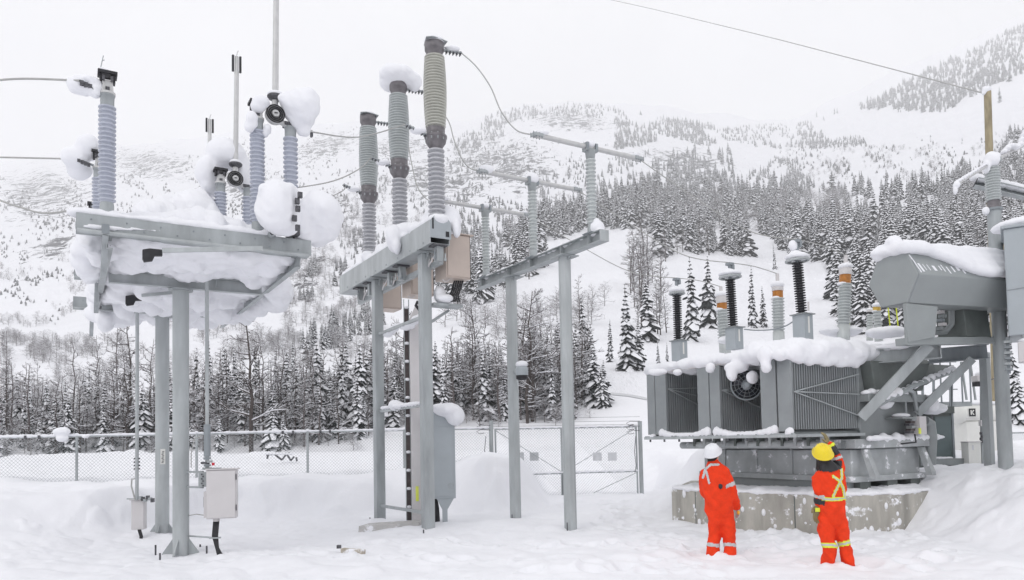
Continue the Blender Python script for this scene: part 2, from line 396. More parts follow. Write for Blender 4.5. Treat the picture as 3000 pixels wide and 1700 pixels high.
def mountain_material():
    m, nt, b = nodes_of('mountain')
    at = nt.nodes.new('ShaderNodeAttribute'); at.attribute_name = 'rock'
    n1 = noise(nt, .06, 9, .72, 'Object', (1, .2, 1)); n2 = noise(nt, .3, 5, .7, 'Object', (1, .2, 1))
    ad = nt.nodes.new('ShaderNodeMath'); ad.operation = 'MULTIPLY_ADD'; ad.inputs[1].default_value = .45
    nt.links.new(n2.outputs[0], ad.inputs[0]); nt.links.new(n1.outputs[0], ad.inputs[2])
    a2 = nt.nodes.new('ShaderNodeMath'); a2.operation = 'MULTIPLY_ADD'; a2.inputs[1].default_value = .275
    nt.links.new(at.outputs['Fac'], a2.inputs[0]); nt.links.new(ad.outputs[0], a2.inputs[2])
    r = ramp(nt, a2.outputs[0], [(.985, (0, 0, 0)), (1.0, (1, 1, 1))])
    n3 = noise(nt, .5, 4, .6); rc = ramp(nt, n3.outputs[0], [(.35, (.05, .05, .055)), (.7, (.2, .2, .22))])
    sn = ramp(nt, n1.outputs[0], [(.3, tuple(x * .95 for x in SNOWC)), (.6, SNOWC)])
    nt.links.new(mix(nt, r.outputs[0], sn.outputs[0], rc.outputs[0]), b.inputs['Base Color'])
    b.inputs['Roughness'].default_value = .85; b.inputs['Specular IOR Level'].default_value = .1
    bump(nt, b, n2.outputs[0], .5, 2.5)
mountain_material()
def grid_mesh(name, ks, ys, mat, rock=False):
    K, Y = np.meshgrid(ks, ys); X = K * Y; Z = height(X, Y)
    n, m = K.shape; co = np.stack([X, Y, Z], -1).reshape(-1, 3)
    i = np.arange((n - 1) * (m - 1)); r = i // (m - 1); c = i % (m - 1); a = r * m + c
    f = np.stack([a, a + 1, a + m + 1, a + m], -1)
    me = bpy.data.meshes.new(name); me.vertices.add(len(co)); me.vertices.foreach_set('co', co.ravel())
    me.loops.add(f.size); me.loops.foreach_set('vertex_index', f.ravel()); me.polygons.add(len(f))
    me.polygons.foreach_set('loop_start', np.arange(len(f)) * 4); me.polygons.foreach_set('use_smooth', np.ones(len(f), bool))
    me.materials.append(MATS[mat]); me.update(calc_edges=True)
    if rock:
        px = 1500 + FPX * K; py = HOR(px) - (Z - 1.7) / Y * FPX
        v = rock_mask(px.ravel(), py.ravel()); at = me.attributes.new('rock', 'FLOAT', 'POINT'); at.data.foreach_set('value', v)
    o = bpy.data.objects.new(name, me); col.objects.link(o); o['kind'] = 'structure'; return o
def ell(px, py, cx, cy, rx, ry, ang=0):
    a = math.radians(ang); dx = px - cx; dy = py - cy; u = dx * math.cos(a) + dy * math.sin(a); v = -dx * math.sin(a) + dy * math.cos(a)
    return np.clip(1.25 - np.sqrt((u / rx) ** 2 + (v / ry) ** 2), 0, 1)
def rock_mask(px, py):
    v = np.zeros_like(px)
    for a in ((120, 560, 240, 120, 0), (440, 470, 240, 75, 5), (700, 520, 160, 100, 0), (150, 720, 160, 50, -12), (960, 420, 160, 60, -15), (1180, 420, 170, 60, -10), (1300, 520, 230, 120, 15), (960, 640, 180, 90, -40),
              (900, 800, 120, 60, -50), (1500, 470, 260, 120, 10), (1600, 640, 200, 60, -20), (2030, 460, 220, 60, 10), (1700, 340, 200, 50, 5)):
        v = np.maximum(v, ell(px, py, *a))
    return v * .85 + .12
def ground_meshes():
    kc = np.concatenate([np.linspace(-1.7, -.82, 40)[:-1], np.linspace(-.82, .82, 860), np.linspace(.82, 1.7, 40)[1:]])
    y1 = np.concatenate([np.linspace(2.5, 8, 24)[:-1], np.exp(np.linspace(math.log(8), math.log(30), 330))[:-1], np.exp(np.linspace(math.log(30), math.log(90), 70))])
    grid_mesh('snow_ground', kc, y1, 'snow_ground')
    k2 = np.concatenate([np.linspace(-1.7, -.82, 30)[:-1], np.linspace(-.82, .82, 620), np.linspace(.82, 1.7, 30)[1:]])
    y2 = np.exp(np.linspace(math.log(89.5), math.log(4200), 380))
    grid_mesh('mountain', k2, y2, 'mountain', True)
    m = MB(); m.add([(-160, -160, -.35), (160, -160, -.35), (160, 60, -.35), (-160, 60, -.35)], [(0, 1, 2, 3)], 'snow_ground'); m.build('ground')['kind'] = 'structure'
def make_haze(dens):
    m = bpy.data.materials.new('haze'); m.use_nodes = True; t = m.node_tree; t.nodes.clear()
    o = t.nodes.new('ShaderNodeOutputMaterial'); v = t.nodes.new('ShaderNodeVolumePrincipled')
    v.inputs['Color'].default_value = (1, 1, 1, 1); v.inputs['Density'].default_value = dens; v.inputs['Anisotropy'].default_value = 0.
    t.links.new(v.outputs[0], o.inputs['Volume']); MATS['haze'] = m
    b = MB(); b.box((0, 2100, 799.5), (14800, 4700, 1602), 'haze'); q = b.build('haze'); q['kind'] = 'stuff'; return q
# ================================================================== shared builders
BX = lambda fr, o: Vector((0, 0, 1))
def insulator(parent, base, top_z, r_shed, n, mat, base_h=.2, cap_h=.2, r_core=None, cap_r=None, base_mat='galv', cap_mat='galv', bulge=0, seg=24, feet=True, name='insulator'):
    """porcelain post: sheds, with metal foot and cap as sub-parts"""
    base = Vector(base); H = top_z - base.z; rc = r_core or r_shed * .72; cr = cap_r or rc * 1.02
    m = MB(); m.lathe(base, shed_prof(rc, r_shed, base_h, H - cap_h, n, bulge), mat, seg); o = m.build(name, parent)
    m = MB(); m.lathe(base, [(cr * 1.0, .06 if feet else 0), (cr * 1.0, base_h * .9), (cr * .92, base_h + .01)], base_mat, 18)
    if feet:
        for i in range(4):
            a = PI / 4 + i * PI / 2; m.lathe(base + Vector((math.cos(a) * cr * .85, math.sin(a) * cr * .85, 0)), [(.018, 0), (.018, .062)], 'bracket', 6)
    if base_h > 0: m.build('foot', o)
    if cap_h > 0:
        m = MB(); m.lathe(base, [(cr * .92, H - cap_h - .01), (cr * .98, H - cap_h * .85), (cr, H - .02), (cr * 1.08, H - .02), (cr * 1.08, H)], cap_mat, 18); m.build('cap', o)
    return o

# ================================================================== left: disconnect switch on its frame
O_L = P(530, 1635, 11.8); FL = Fr(O_L, 31)
B1, B2, B3 = -1.81, 1.24, 4.29
ZB0, ZB1 = 4.52, 4.74
t = thing('switch_frame', 'galvanized frame on two round posts heaped with snow, carrying the three disconnect switches', 'steel frame', FL.w(0, 0, 0))
R_POST = .123
for b in (0, 2.71):
    m = MB(); m.lathe(FL.w(0, b, -.1), [(R_POST, 0), (R_POST, 4.32)], 'galv_light', 28)
    m.lathe(FL.w(0, b, 4.2), [(R_POST + .06, .0), (R_POST + .06, .025)], 'galv', 20)
    po = m.build('post', t)
    m = MB()
    m.box(FL.w(0, b, -.09), (.62, .62, .04), 'galv', FL.axes())
    for k in range(4):
        a = FL.t + k * PI / 2 - .5; d = Vector((math.cos(a), math.sin(a), 0)); q = FL.w(0, b, 0)
        sd_ = d.cross(Vector((0, 0, 1))) * .012
        m.prism([q + d * R_POST - sd_, q + d * (R_POST + .17) - sd_, q + d * (R_POST + .17) + Vector((0, 0, .01)) - sd_, q + d * R_POST + Vector((0, 0, .25)) - sd_], sd_ * 2, 'galv')
    m.build('base_plate', po)
    for k in range(4):
        m = MB(); a = FL.t + PI / 4 + k * PI / 2; q = FL.w(0, b, 0) + Vector((math.cos(a), math.sin(a), 0)) * .47; m.lathe(q, [(.014, -.1), (.014, .14 if k % 2 else .09)], 'bracket', 6); m.build('anchor_bolt', po)
# writing: a narrow white label and stencilled marks on the rear post
for b in (0, 2.71):
    m = MB(); p0 = FL.w(0, b, 0)
    m.chan(FL.w(-1.02, b, 4.35), FL.w(1.27, b, 4.35), .09, .215, .014, 'galv_light', 1); m.build('cross_beam', t)
for a in (-1.09, 1.36):
    m = MB(); m.chan(FL.w(a, B1 - .12, 4.415), FL.w(a, B3 + .12, 4.415), .08, .205, .014, 'galv', -1 if a > 0 else 1); m.build('side_beam', t)
for b in (B1, B2, B3):
    m = MB(); m.chan(FL.w(-1.47, b - .09, (ZB0 + ZB1) / 2), FL.w(1.56, b - .09, (ZB0 + ZB1) / 2), .08, .22, .014, 'galv', -1)
    m.chan(FL.w(-1.47, b + .09, (ZB0 + ZB1) / 2), FL.w(1.56, b + .09, (ZB0 + ZB1) / 2), .08, .22, .014, 'galv', 1)
    for k in range(14): m.lathe(FL.w(-1.3 + k * .205, b - .127, ZB1 - .07 - .09 * (k % 2)), [(.012, 0), (.012, .012)], 'galv_dark', 6, -FL.v)
    m.fbox(FL, (-1.475, -1.47), (b - .05, b + .05), (ZB0 + .05, ZB0 + .12), 'galv_dark'); m.build('phase_beam', t)
    m = MB(); m.tube([FL.w(-1.46, b - .20, ZB0 - .03), FL.w(1.5, b - .20, ZB0 - .03)], .03, 'galv_light', 10); m.build('drive_pipe', t)
    for a in (-1.09,):
        m = MB(); m.chan(FL.w(a - .05, b - .2, ZB0 - .02), FL.w(a - .05, b + .45, 4.08), .07, .13, .01, 'galv', 1)
        m.box(FL.w(a - .05, b - .2, ZB0 + .02), (.09, .08, .12), 'galv_dark', FL.axes()); m.build('knee_brace', t)
# rod bearings, drop arms and black bent levers seen against the snow
def lever(px0, px1, py, zl, flip):
    b = FL.loc(PZ(px0, py, zl))[1]; a0, _, z0 = FL.onb(px0, py, b); a1 = FL.onb(px1, py, b)[0]
    m = MB(); W_ = a1 - a0; pts = [(0, .05), (W_ * .35, .075), (W_, .075), (W_, -.005), (W_ * .62, -.015), (W_ * .5, -.085), (.02, -.11), (0, -.07)]
    m.prism([FL.w(a0 + x, b, z0 + z) for x, z in pts], FL.v * .07, 'black'); m.build('lever', t)
lever(418, 476, 742, 4.27, 0); lever(368, 416, 876, 4.16, 0)
m = MB(); m.bar(PZ(476, 734, 4.3), PZ(770, 728, 4.36), .03, .06, 'galv_light'); m.build('link_rod', t)
m = MB(); m.bar(PZ(416, 866, 4.19), PZ(520, 856, 4.23), .03, .05, 'galv_light'); m.build('link_rod', t)
# crank bearing on the front cross beam
m = MB(); a0, _, z0 = FL.onb(607, 800, 0)
for s_ in (-.08, .0, .09):
    m.lathe(FL.w(a0 + s_, 0, 4.46), [(.035, 0), (.035, .04), (.025, .05), (.025, .12), (.04, .13), (.04, .19), (.02, .21)], 'galv_dark', 10)
m.bar(FL.w(a0 - .12, -.03, 4.60), FL.w(a0 + .12, .02, 4.63), .03, .03, 'bracket'); m.bar(FL.w(a0 + .14, -.05, 4.3), FL.w(a0 + .14, -.05, 4.62), .02, .03, 'galv'); m.build('crank_bearing', t)
# right-hand end of the front beam: pipe end, bolts, terminal stub reaching out to the right
m = MB(); c = P(793, 688, 10.6); m.lathe(c, [(.045, 0), (.045, .10), (.03, .10), (.03, .02)], 'galv', 14, -FL.v)
c = P(855, 684, 10.75); m.box(c, (.2, .14, .06), 'bracket', FL.axes()); q = P(945, 664, 11.2); m.tube([c + Vector((.05, 0, .02)), c.lerp(q, .5) + Vector((0, 0, .03)), q], .02, 'galv_dark', 8)
m.lathe(q, [(.028, -.04), (.028, .05)], 'black', 10, (q - c)); m.tube([q, P(905, 706, 11.0)], .012, 'galv', 6)
for i in range(5): m.box(c.lerp(q, .35 + .13 * i) + Vector((0, 0, -.035)), (.03, .04, .06), 'bracket', FL.axes())
m.build('terminal_stub', t)
# snow lying through and on the frame
m = MB(); r = random.Random(3)
hump = lambda a, b: .36 * math.exp(-((a - .15) / .8) ** 2) * math.exp(-((b - B1 - 1.5) / 1.5) ** 2) + .2 * math.exp(-((a - .6) ** 2 + (b - 3.2) ** 2) / 1.2)
na, nb = 11, 20
for i in range(na):
    for j in range(nb):
        a0_ = -1.18 if j < 8 else -.98; a = a0_ + (1.34 - a0_) * i / (na - 1) + r.uniform(-.08, .08); b = B1 + .36 + (B3 - B1 - .3) * j / (nb - 1) + r.uniform(-.1, .1); h = hump(a, b)
        m.ball(FL.w(a, b, 4.60), (.25, .28, .20 + .03 * r.random()), 'snow', 10, 6, FL.axes())
        m.ball(FL.w(a, b, 4.72 + h * .55), (.24, .28, .17 + h * .62), 'snow', 10, 6, FL.axes())
for j in range(18): b = .2 + j * .2; m.ball(FL.w(1.55 + .25 * math.sin(j * .3), b, 4.45 + .05 * r.random()), (.26, .26, .26), 'snow', 10, 6)
for j in range(4): m.ball(FL.w(-1.24 + .08 * math.sin(j * 2.), B1 + .45 + j * .42, 4.5), (.17, .3, .2 + .07 * math.sin(j * 1.3)), 'snow', 10, 6)
for j in range(30): m.ball(FL.w(-.85 + 1.9 * r.random(), .6 + 3.5 * r.random(), 4.34), (.15 + .25 * r.random(), .15 + .3 * r.random(), .14 + .1 * r.random()), 'snow', 10, 6)
pxball(m, 262, 330, 700, 790, 12.0, .3); pxball(m, 268, 400, 880, 955, 14.3, .5); pxball(m, 285, 335, 905, 965, 13.9, .25)
pxball(m, 470, 640, 562, 720, 13.2, .7); pxball(m, 400, 560, 590, 720, 12.6, .7)
sn = fused('snow', m, .04, 4, .15, 2.6, t)
m = MB()
for i in range(20): a = -1.44 + i * .125; m.ball(FL.w(a, B1 - .02 + .03 * r.random(), ZB1 + .03), (.15, .12, .05 + .06 * r.random()), 'snow', 10, 6)
for i in range(5): a = -1.25 + i * .16; m.ball(FL.w(a, B1 - .135, ZB1 - .17 + .012 * i), (.17, .022, .045 - .006 * i), 'snow', 10, 6, FL.axes())
fused('snow', m, .025, 4, .02, 5, t)
m = MB(); pxball(m, 752, 878, 527, 690, 10.4, .33); pxball(m, 770, 870, 600, 700, 10.5, .28); pxball(m, 760, 800, 540, 600, 10.35, .25); pxball(m, 830, 880, 535, 600, 10.45, .25); fused('snow', m, .03, 5, .07, 2.6, t)
m = MB(); pxball(m, 868, 1005, 562, 700, 11.1, .4); pxball(m, 850, 935, 600, 712, 11.0, .35); pxball(m, 880, 980, 640, 715, 11.2, .3); pxball(m, 960, 1006, 590, 660, 11.25, .3); fused('snow', m, .03, 5, .08, 2.4, t)
for px, py in ((868, 668), (866, 640), (870, 612), (873, 590), (878, 572)):
    m = MB(); m.box(P(px, py, 10.3) + Vector((.02 * math.sin(py), 0, 0)), (.06, .05, .08), 'bracket', FL.axes()); m.build('contact_finger', t)

# ---- three switches
SP = ((B1, 'front', 'insulator'), (B2, 'mid', ''), (B3, 'rear', ''))
aA = FL.onb(313, 640, B1)[0]; aB = FL.onb(755, 690, B1)[0]; aC = FL.onb(853, 690, B1)[0]; aH = FL.onb(803, 340, B1)[0]
zA = FL.onb(313, 279, B1)[2]; zB = FL.onb(755, 353, B1)[2]; zC = FL.onb(853, 375, B1)[2]; zH = FL.onb(801, 340, B1)[2]; zD = FL.onb(803, 285, B1)[2]
zTop = FL.onb(688, 165, B2)[2]
LBL = ('open disconnect switch nearest the camera on the snowy frame, blade rising out of the picture',
       'middle disconnect switch on the frame, its upright blade second tallest',
       'open disconnect switch farthest back on the frame, only its short blade tip showing above snow')
for k, b in enumerate((B1, B2, B3)):
    t = thing('disconnect_switch', LBL[k], 'disconnect switch', FL.w(0, b, ZB1), 'disconnect switches on the frame')
    for a, zt in ((aA, zA), (aB, zB), (aC, zC)):
        o = insulator(t, FL.w(a, b, ZB1), zt, .108, 22 if a != aC else 19, 'porcelain_blue', .2, .16, .078, .085)
    # jaw on the left post
    def jaw(a, z, h):
        m = MB(); m.prism([FL.w(a - .075, b - .05, z), FL.w(a + .075, b - .05, z), FL.w(a + .06, b - .05, z + h * .62), FL.w(a - .05, b - .05, z + h * .62)], FL.v * .1, 'aluminium')
        m.lathe(FL.w(a, b, z), [(.1, 0), (.1, .03)], 'aluminium', 14)
        for s_ in (-1, 1):
            m.box(FL.w(a + s_ * .075, b, z + h * .72), (.035, .12, h * .34), 'black', FL.axes()); m.box(FL.w(a + s_ * .05, b - .07, z + h * .66), (.03, .05, h * .2), 'bracket', FL.axes())
        m.box(FL.w(a, b, z + h * .93), (.23, .2, .04), 'black', FL.axes()); m.box(FL.w(a - .02, b - .06, z + h * .78), (.1, .06, .07), 'black', FL.axes())
        m.box(FL.w(a + .0, b - .055, z + h * .2), (.05, .03, .06), 'bracket', FL.axes()); m.build('jaw', t)
    jaw(aA, zA, .30); jaw(aB, zB, .27)
    m = MB(); p = FL.w(aA - .08, b - .03, zA + .04); q = FL.w(aA - .32, b - .05, zA + .10)
    m.tube([p, q], .02, 'galv_dark', 8)
    for i in range(4): m.box(p.lerp(q, .3 + i * .2) + Vector((0, 0, -.02)), (.045, .07, .05), 'bracket', FL.axes())
    m.build('terminal', t)
    if k == 0:
        m = MB(); m.tube([P(293, 207, 9.7), P(298, 185, 9.7), P(303, 163, 9.7)], .006, 'galv', 5); m.tube([P(299, 178, 9.7), P(306, 176, 9.7)], .006, 'galv', 5); m.build('arcing_horn', t)
    # hinge end: spiral counterbalance spring, hinge arm, upright blade
    c = FL.w(aH, b - .10, zH); ax = -FL.v
    m = MB()
    for R_ in (.128, .098, .070): m.torus(c, R_, .0105, 'black', ax, 30, 6)
    m.lathe(c + FL.v * .02, [(.132, 0), (.135, .09), (.12, .1)], 'aluminium', 26, FL.v); m.lathe(c, [(.05, -.03), (.05, .02)], 'aluminium', 16, ax); m.box(c + ax * .035, (.05, .012, .012), 'bracket', FL.axes())
    m.build('spring', t)
    m = MB(); m.tube([FL.w(aH + .03, b - .04, zH - .06), FL.w(aC - .07, b - .02, zC + .02), FL.w(aC + .33, b, zC + .0)], [.05, .04, .028], 'aluminium', 10)
    m.box(FL.w(aC, b, zC + .03), (.2, .16, .05), 'bracket', FL.axes())
    for i in range(4): m.box(FL.w(aC + .16 + i * .05, b - .03, zC - .01 - .05 * (i % 2)), (.03, .06, .06), 'bracket', FL.axes())
    m.build('hinge', t)
    m = MB(); lean = .045
    m.tube([FL.w(aH, b, zH - .02), FL.w(aH + .02, b, zH + .32), FL.w(aH + lean, b, zTop - .28)], [.05, .046, .04], 'aluminium', 14)
    m.tube([FL.w(aH + lean, b, zTop - .28), FL.w(aH + lean, b, zTop)], .034, 'aluminium', 12)
    m.tube([FL.w(aH + lean, b, zTop), FL.w(aH + lean + .01, b, zTop + .07), FL.w(aH + lean + .03, b, zTop + .12)], .008, 'aluminium', 5)
    bl = m.build('blade', t)
    m = MB()
    for s_ in (-1, 1): m.box(FL.w(aH + lean + s_ * .065, b, zTop - .14), (.035, .05, .3), 'black', FL.axes())
    m.build('contact', bl)
    m = MB(); m.lathe(FL.w(aH + .02, b, zD - .05), [(.06, 0), (.11, .03), (.12, .06), (.11, .075), (.03, .085)], 'bracket', 22); m.build('rain_shield', bl)
    m = MB(); m.ball(FL.w(aH + .02, b, zD + .045), (.115, .115, .05), 'snow', 14, 8); fused('snow_cap', m, .02, 2, .01, 6, bl)
# snow riding on the switches
sw = [o for o in col.objects if o.get('category') == 'disconnect switch']
m = MB(); pxball(m, 198, 292, 216, 282, 9.62, .17); pxball(m, 250, 302, 232, 290, 9.62, .13); pxball(m, 204, 250, 255, 279, 9.6, .1); pxball(m, 226, 300, 222, 262, 9.6, .15); pxball(m, 268, 296, 262, 292, 9.6, .07); fused('snow_cap', m, .022, 4, .04, 5, sw[0])
m = MB(); pxball(m, 288, 334, 206, 226, 9.69, .14); fused('snow_cap', m, .02, 2, .01, 6, sw[0])
m = MB(); pxball(m, 822, 941, 266, 360, 10.85, .3); pxball(m, 812, 860, 275, 320, 10.8, .2); pxball(m, 850, 925, 320, 378, 10.9, .25); pxball(m, 872, 912, 360, 402, 10.95, .12); pxball(m, 880, 938, 262, 330, 10.9, .28); fused('snow_cap', m, .028, 5, .06, 3, sw[0])
for bx_ in ((740, 790, 282, 320, 10.62, .14), (716, 756, 325, 382, 10.5, .12), (772, 798, 362, 394, 10.7, .09)):
    m = MB(); pxball(m, *bx_); x0_, x1_, y0_, y1_, d_, th_ = bx_; pxball(m, x0_ - 4, x1_ - 12, (y0_ + y1_) / 2, y1_ + 9, d_, th_ * .8); fused('snow_cap', m, .02, 3, .035, 5, sw[0])
m = MB(); pxball(m, 222, 296, 394, 470, 12.3, .25); pxball(m, 183, 258, 428, 495, 12.2, .22); pxball(m, 196, 270, 470, 530, 12.4, .2); fused('snow_cap', m, .03, 4, .03, 4, sw[1])
m = MB(); pxball(m, 600, 722, 405, 500, 13.6, .34); pxball(m, 574, 650, 455, 560, 13.5, .3); pxball(m, 690, 740, 450, 570, 13.8, .3); pxball(m, 590, 640, 520, 580, 13.5, .22); fused('snow_cap', m, .035, 6, .03, 3, sw[1])

# ---- drive rods and boxes
t = thing('control_cabinet', 'beige switch drive cabinet with one door strapped to the front round post', 'electrical cabinet', P(640, 1520, 11.55))
dC = 11.5; xax = (P(683, 1450, dC) - P(600, 1450, dC)).normalized(); fx = (FL.u * .97 - FL.v * .0).normalized()
cl = P(598, 1447, dC); cr_ = P(686, 1447, dC); zt = P(640, 1377, dC).z; zb = P(640, 1521, dC).z
FC = Fr(P(604, 1447, dC), 14); Wc = .44; Dc = .25
m = MB(); m.fbox(FC, (0, Wc), (0, Dc), (zb, zt), 'cabinet'); m.fbox(FC, (-.015, Wc + .035), (-.03, Dc + .01), (zt, zt + .018), 'cabinet'); m.build('box', t, .006)
m = MB(); m.fbox(FC, (.012, Wc - .012), (-.016, -.001), (zb + .012, zt - .012), 'cabinet'); d = m.build('door', t, .005)
m = MB()
for z in (zb + .12, zt - .16): m = MB(); m.fbox(FC, (Wc - .006, Wc + .008), (-.024, .0), (z, z + .09), 'bracket'); m.build('hinge', d)
m = MB(); m.fbox(FC, (-.045, -.002), (.05, .2), (zb + .02, zb + .42), 'cabinet'); m.fbox(FC, (-.053, -.046), (.08, .15), (zb + .18, zb + .34), 'bracket'); m.fbox(FC, (-.12, -.002), (.05, .17), (zt - .26, zt - .03), 'galv')
for i in range(6): m.fbox(FC, (-.06 - .02 * (i % 2), -.04 - .02 * (i % 2)), (.03, .06), (zt - .25 + .035 * i, zt - .23 + .035 * i), 'bracket')
m.build('side_gear', t)
m = MB()
for z in (zt - .03, zt - .27): m = MB(); m.bar(FC.w(-.06, .1, z), FL.w(.05, -.02, z), .03, .03, 'galv'); m.build('strap', t)
prod = P(607, 1300, 11.62); m = MB(); pz = 4.3
m.tube([(prod.x, prod.y, P(607, 1246, 11.62).z), (prod.x, prod.y, pz)], .029, 'galv_light', 12)
m.tube([(prod.x, prod.y, P(607, 1338, 11.62).z), (prod.x, prod.y, P(607, 1244, 11.62).z)], .052, 'galv_dark', 14); m.tube([(prod.x, prod.y, zt), (prod.x, prod.y, P(607, 1338, 11.62).z)], .03, 'galv', 10)
m.build('drive_rod', t)
m = MB()
for i, (dx, dz, s_) in enumerate(((0, .02, .13), (.0, .07, .09), (-.03, .11, .12), (.04, .13, .07), (0, .18, .1))): m.box((prod.x + dx, prod.y, zt + dz), (s_, .09, .035), ('galv', 'galv_dark', 'bracket')[i % 3], FC.axes())
m.fbox(FC, (-.03, .2), (.03, .2), (zt + .02, zt + .03), 'galv'); m.build('coupling', t)
m = MB(); m.box((prod.x + .11, prod.y - .04, zt + .09), (.04, .03, .045), 'red', FC.axes()); m.build('padlock', t)
m = MB(); c0 = FC.w(.13, .12, zb); g = P(655, 1640, 11.45)
m.lathe(FC.w(.13, .12, zb - .05), [(.05, 0), (.05, .05)], 'cabinet', 12); m.build('gland', t)
for i in range(4):
    m = MB(); ox = -.035 + .023 * i; a = c0 + Vector((ox, 0, -.04)); mid = P(630, 1570, 11.5) + Vector((ox, 0, 0)); m.tube([a, a.lerp(mid, .5), mid, P(633 + i * 2, 1605, 11.48), P(640 + i * 4, 1632 - i, 11.46), P(646 + i * 5, 1652, 11.45)], .015, 'black', 7); m.build('cable', t)
m = MB(); q = P(630, 1576, 11.5); m.bar(FL.w(.1, -.05, q.z), q, .02, .025, 'galv'); m.box(q, (.17, .06, .02), 'galv', FC.axes()); m.build('cable_clamp', t)
m = MB(); q = P(600, 1510, 11.6); m.tube([q, P(575, 1507, 11.65), FL.w(.1, -.03, P(560, 1513, 11.7).z)], .009, 'wire', 6); m.build('earth_wire', t); m = MB(); m.tube([P(560, 1370, 11.6), P(560, 1330, 11.6), P(570, 1285, 11.6), P(590, 1278, 11.62)], .008, 'wire', 6); m.build('earth_wire', t)

t = thing('rod_mechanism_box', 'slim beige mechanism box hung on a thin vertical pipe left of the rear post', 'electrical cabinet', P(400, 1553, 13.4))
dB_ = 13.4; FD = Fr(P(384, 1500, dB_), 10); z0, z1 = P(400, 1553, dB_).z, P(400, 1466, dB_).z
m = MB(); m.fbox(FD, (0, .21), (0, .2), (z0, z1), 'cabinet'); m.fbox(FD, (-.03, .23), (-.03, .22), (z1, z1 + .02), 'cabinet'); m.build('box', t, .02)
m = MB(); q = P(401, 1460, dB_); m.tube([(q.x, q.y, z1), (q.x, q.y, 4.4)], .031, 'galv_light', 12)
for i in range(4):
    z = P(400, 1344 + i * 10, dB_).z
    for s_ in (-1, 1): m.ball((q.x + s_ * .045, q.y, z), .016, 'bracket', 8, 5)
m.build('drive_rod', t)
m = MB(); m.tube([(q.x - .02, q.y - .03, z1 + .02), P(385, 1425, dB_), P(386, 1405, dB_), P(398, 1402, dB_)], .014, 'wire', 6); m.build('flex_conduit', t)
m = MB()
for i in range(6): m.box(P(412 + i * 7, 1458 + (i % 3) * 4, dB_), (.05, .08, .05 + .02 * (i % 2)), ('galv', 'bracket')[i % 2], FD.axes())
m.bar(P(372, 1462, dB_), P(450, 1463, dB_ + .1), .05, .02, 'galv'); m.build('coupling', t)
for i in range(3):
    m = MB(); m.tube([P(405 + i * 3, 1552, dB_), P(411 + i * 3, 1572, dB_), P(409 + i * 2, 1590, dB_), P(406 + i, 1602, dB_)], .014, 'black', 6); m.build('cable', t)
# white label with black marks on the rear post
q = P(465, 1330, 13.4); rp = FL.w(0, 2.71, 0); d = (Vector((0, 0, 0)) - rp).normalized(); sx = d.cross(Vector((0, 0, 1))) * -1
m = MB(); za, zc = P(465, 1361, 13.9).z, P(465, 1316, 13.9).z
c = rp + d * (R_POST + .003); m.box(c + Vector((0, 0, (za + zc) / 2)) + sx * .01, (.085, .006, zc - za), 'white_paint', (sx, d, Vector((0, 0, 1))))
lbl = tag(m.build('post_label'), 'narrow white label stuck upright on the rear round post', 'label')
m = MB()
for i in range(9): m.box(c + d * .0045 + Vector((0, 0, za + .03 + i * .026)) + sx * (.01 + .006 * ((i * 7) % 3 - 1)), (.035, .003, .012), 'black', (sx, d, Vector((0, 0, 1))))
m.build('lettering', lbl)
# ================================================================== middle: circuit breaker on a goalpost
O_M = P(1255, 1555, 14.0); FM = Fr(O_M, 31)
ZM0, ZM1 = 5.31, 5.74
t = thing('breaker_frame', 'galvanized goalpost of two square posts and a deep beam under the three breaker columns', 'steel frame', FM.w(0, 0, 0))
SB = FM.ona(1105, 840, 0)[1]
for b in (0, SB):
    m = MB(); m.fbox(FM, (-.10, .10), (b - .10, b + .10), (-.15, ZM0 - .03), 'galv'); po = m.build('post', t, .012)
    m = MB(); m.fbox(FM, (-.24, .24), (b - .2, b + .2), (ZM0 - .03, ZM0 - .004), 'galv')
    for s_ in (-1, 1): m.prism([FM.w(-.012, b + s_ * .1, ZM0 - .03), FM.w(-.012, b + s_ * .2, ZM0 - .03), FM.w(-.012, b + s_ * .1, ZM0 - .16)], FM.u * .024, 'galv')
    m.build('head_plate', po)
    m = MB(); m.fbox(FM, (-.2, .2), (b - .2, b + .2), (-.14, -.09), 'galv'); m.build('base_plate', po)
    for i in (-1, 1): m = MB(); m.lathe(FM.w(-.17, b + i * .16, 0), [(.014, -.1), (.014, .08)], 'bracket', 6); m.build('anchor_bolt', po)
m = MB(); bN, bF = -.72, FM.ona(1018, 830, 0)[1]
m.fbox(FM, (-.2, -.185), (bN + .02, bF), (ZM0, ZM1), 'galv_light'); m.fbox(FM, (.185, .2), (bN + .02, bF), (ZM0, ZM1), 'galv_light')
m.fbox(FM, (-.184, .184), (bN + .02, bF), (ZM0 + .002, ZM0 + .017), 'galv'); m.fbox(FM, (-.184, .184), (bN + .02, bF), (ZM1 - .017, ZM1 - .002), 'galv')
for k in range(9): m.fbox(FM, (-.207, -.2005), (bN + .3 + k * .62, bN + .33 + k * .62), (ZM0 + .05, ZM0 + .08), 'galv_dark')
m.build('beam', t)
m = MB(); zz = ZM1
m.prism([FM.w(-.21, bN, ZM0 + .1), FM.w(.21, bN, ZM0 + .1), FM.w(.21, bN, zz - .02), FM.w(.12, bN, zz + .08), FM.w(-.12, bN, zz + .08), FM.w(-.21, bN, zz - .02)], FM.v * -.02, 'cabinet_grey')
m.fbox(FM, (-.17, -.14), (bN - .026, bN - .0205), (ZM0 + .26, ZM0 + .46), 'black'); m.fbox(FM, (.10, .17), (bN - .026, bN - .0205), (ZM0 + .14, ZM0 + .24), 'black'); m.build('end_plate', t)
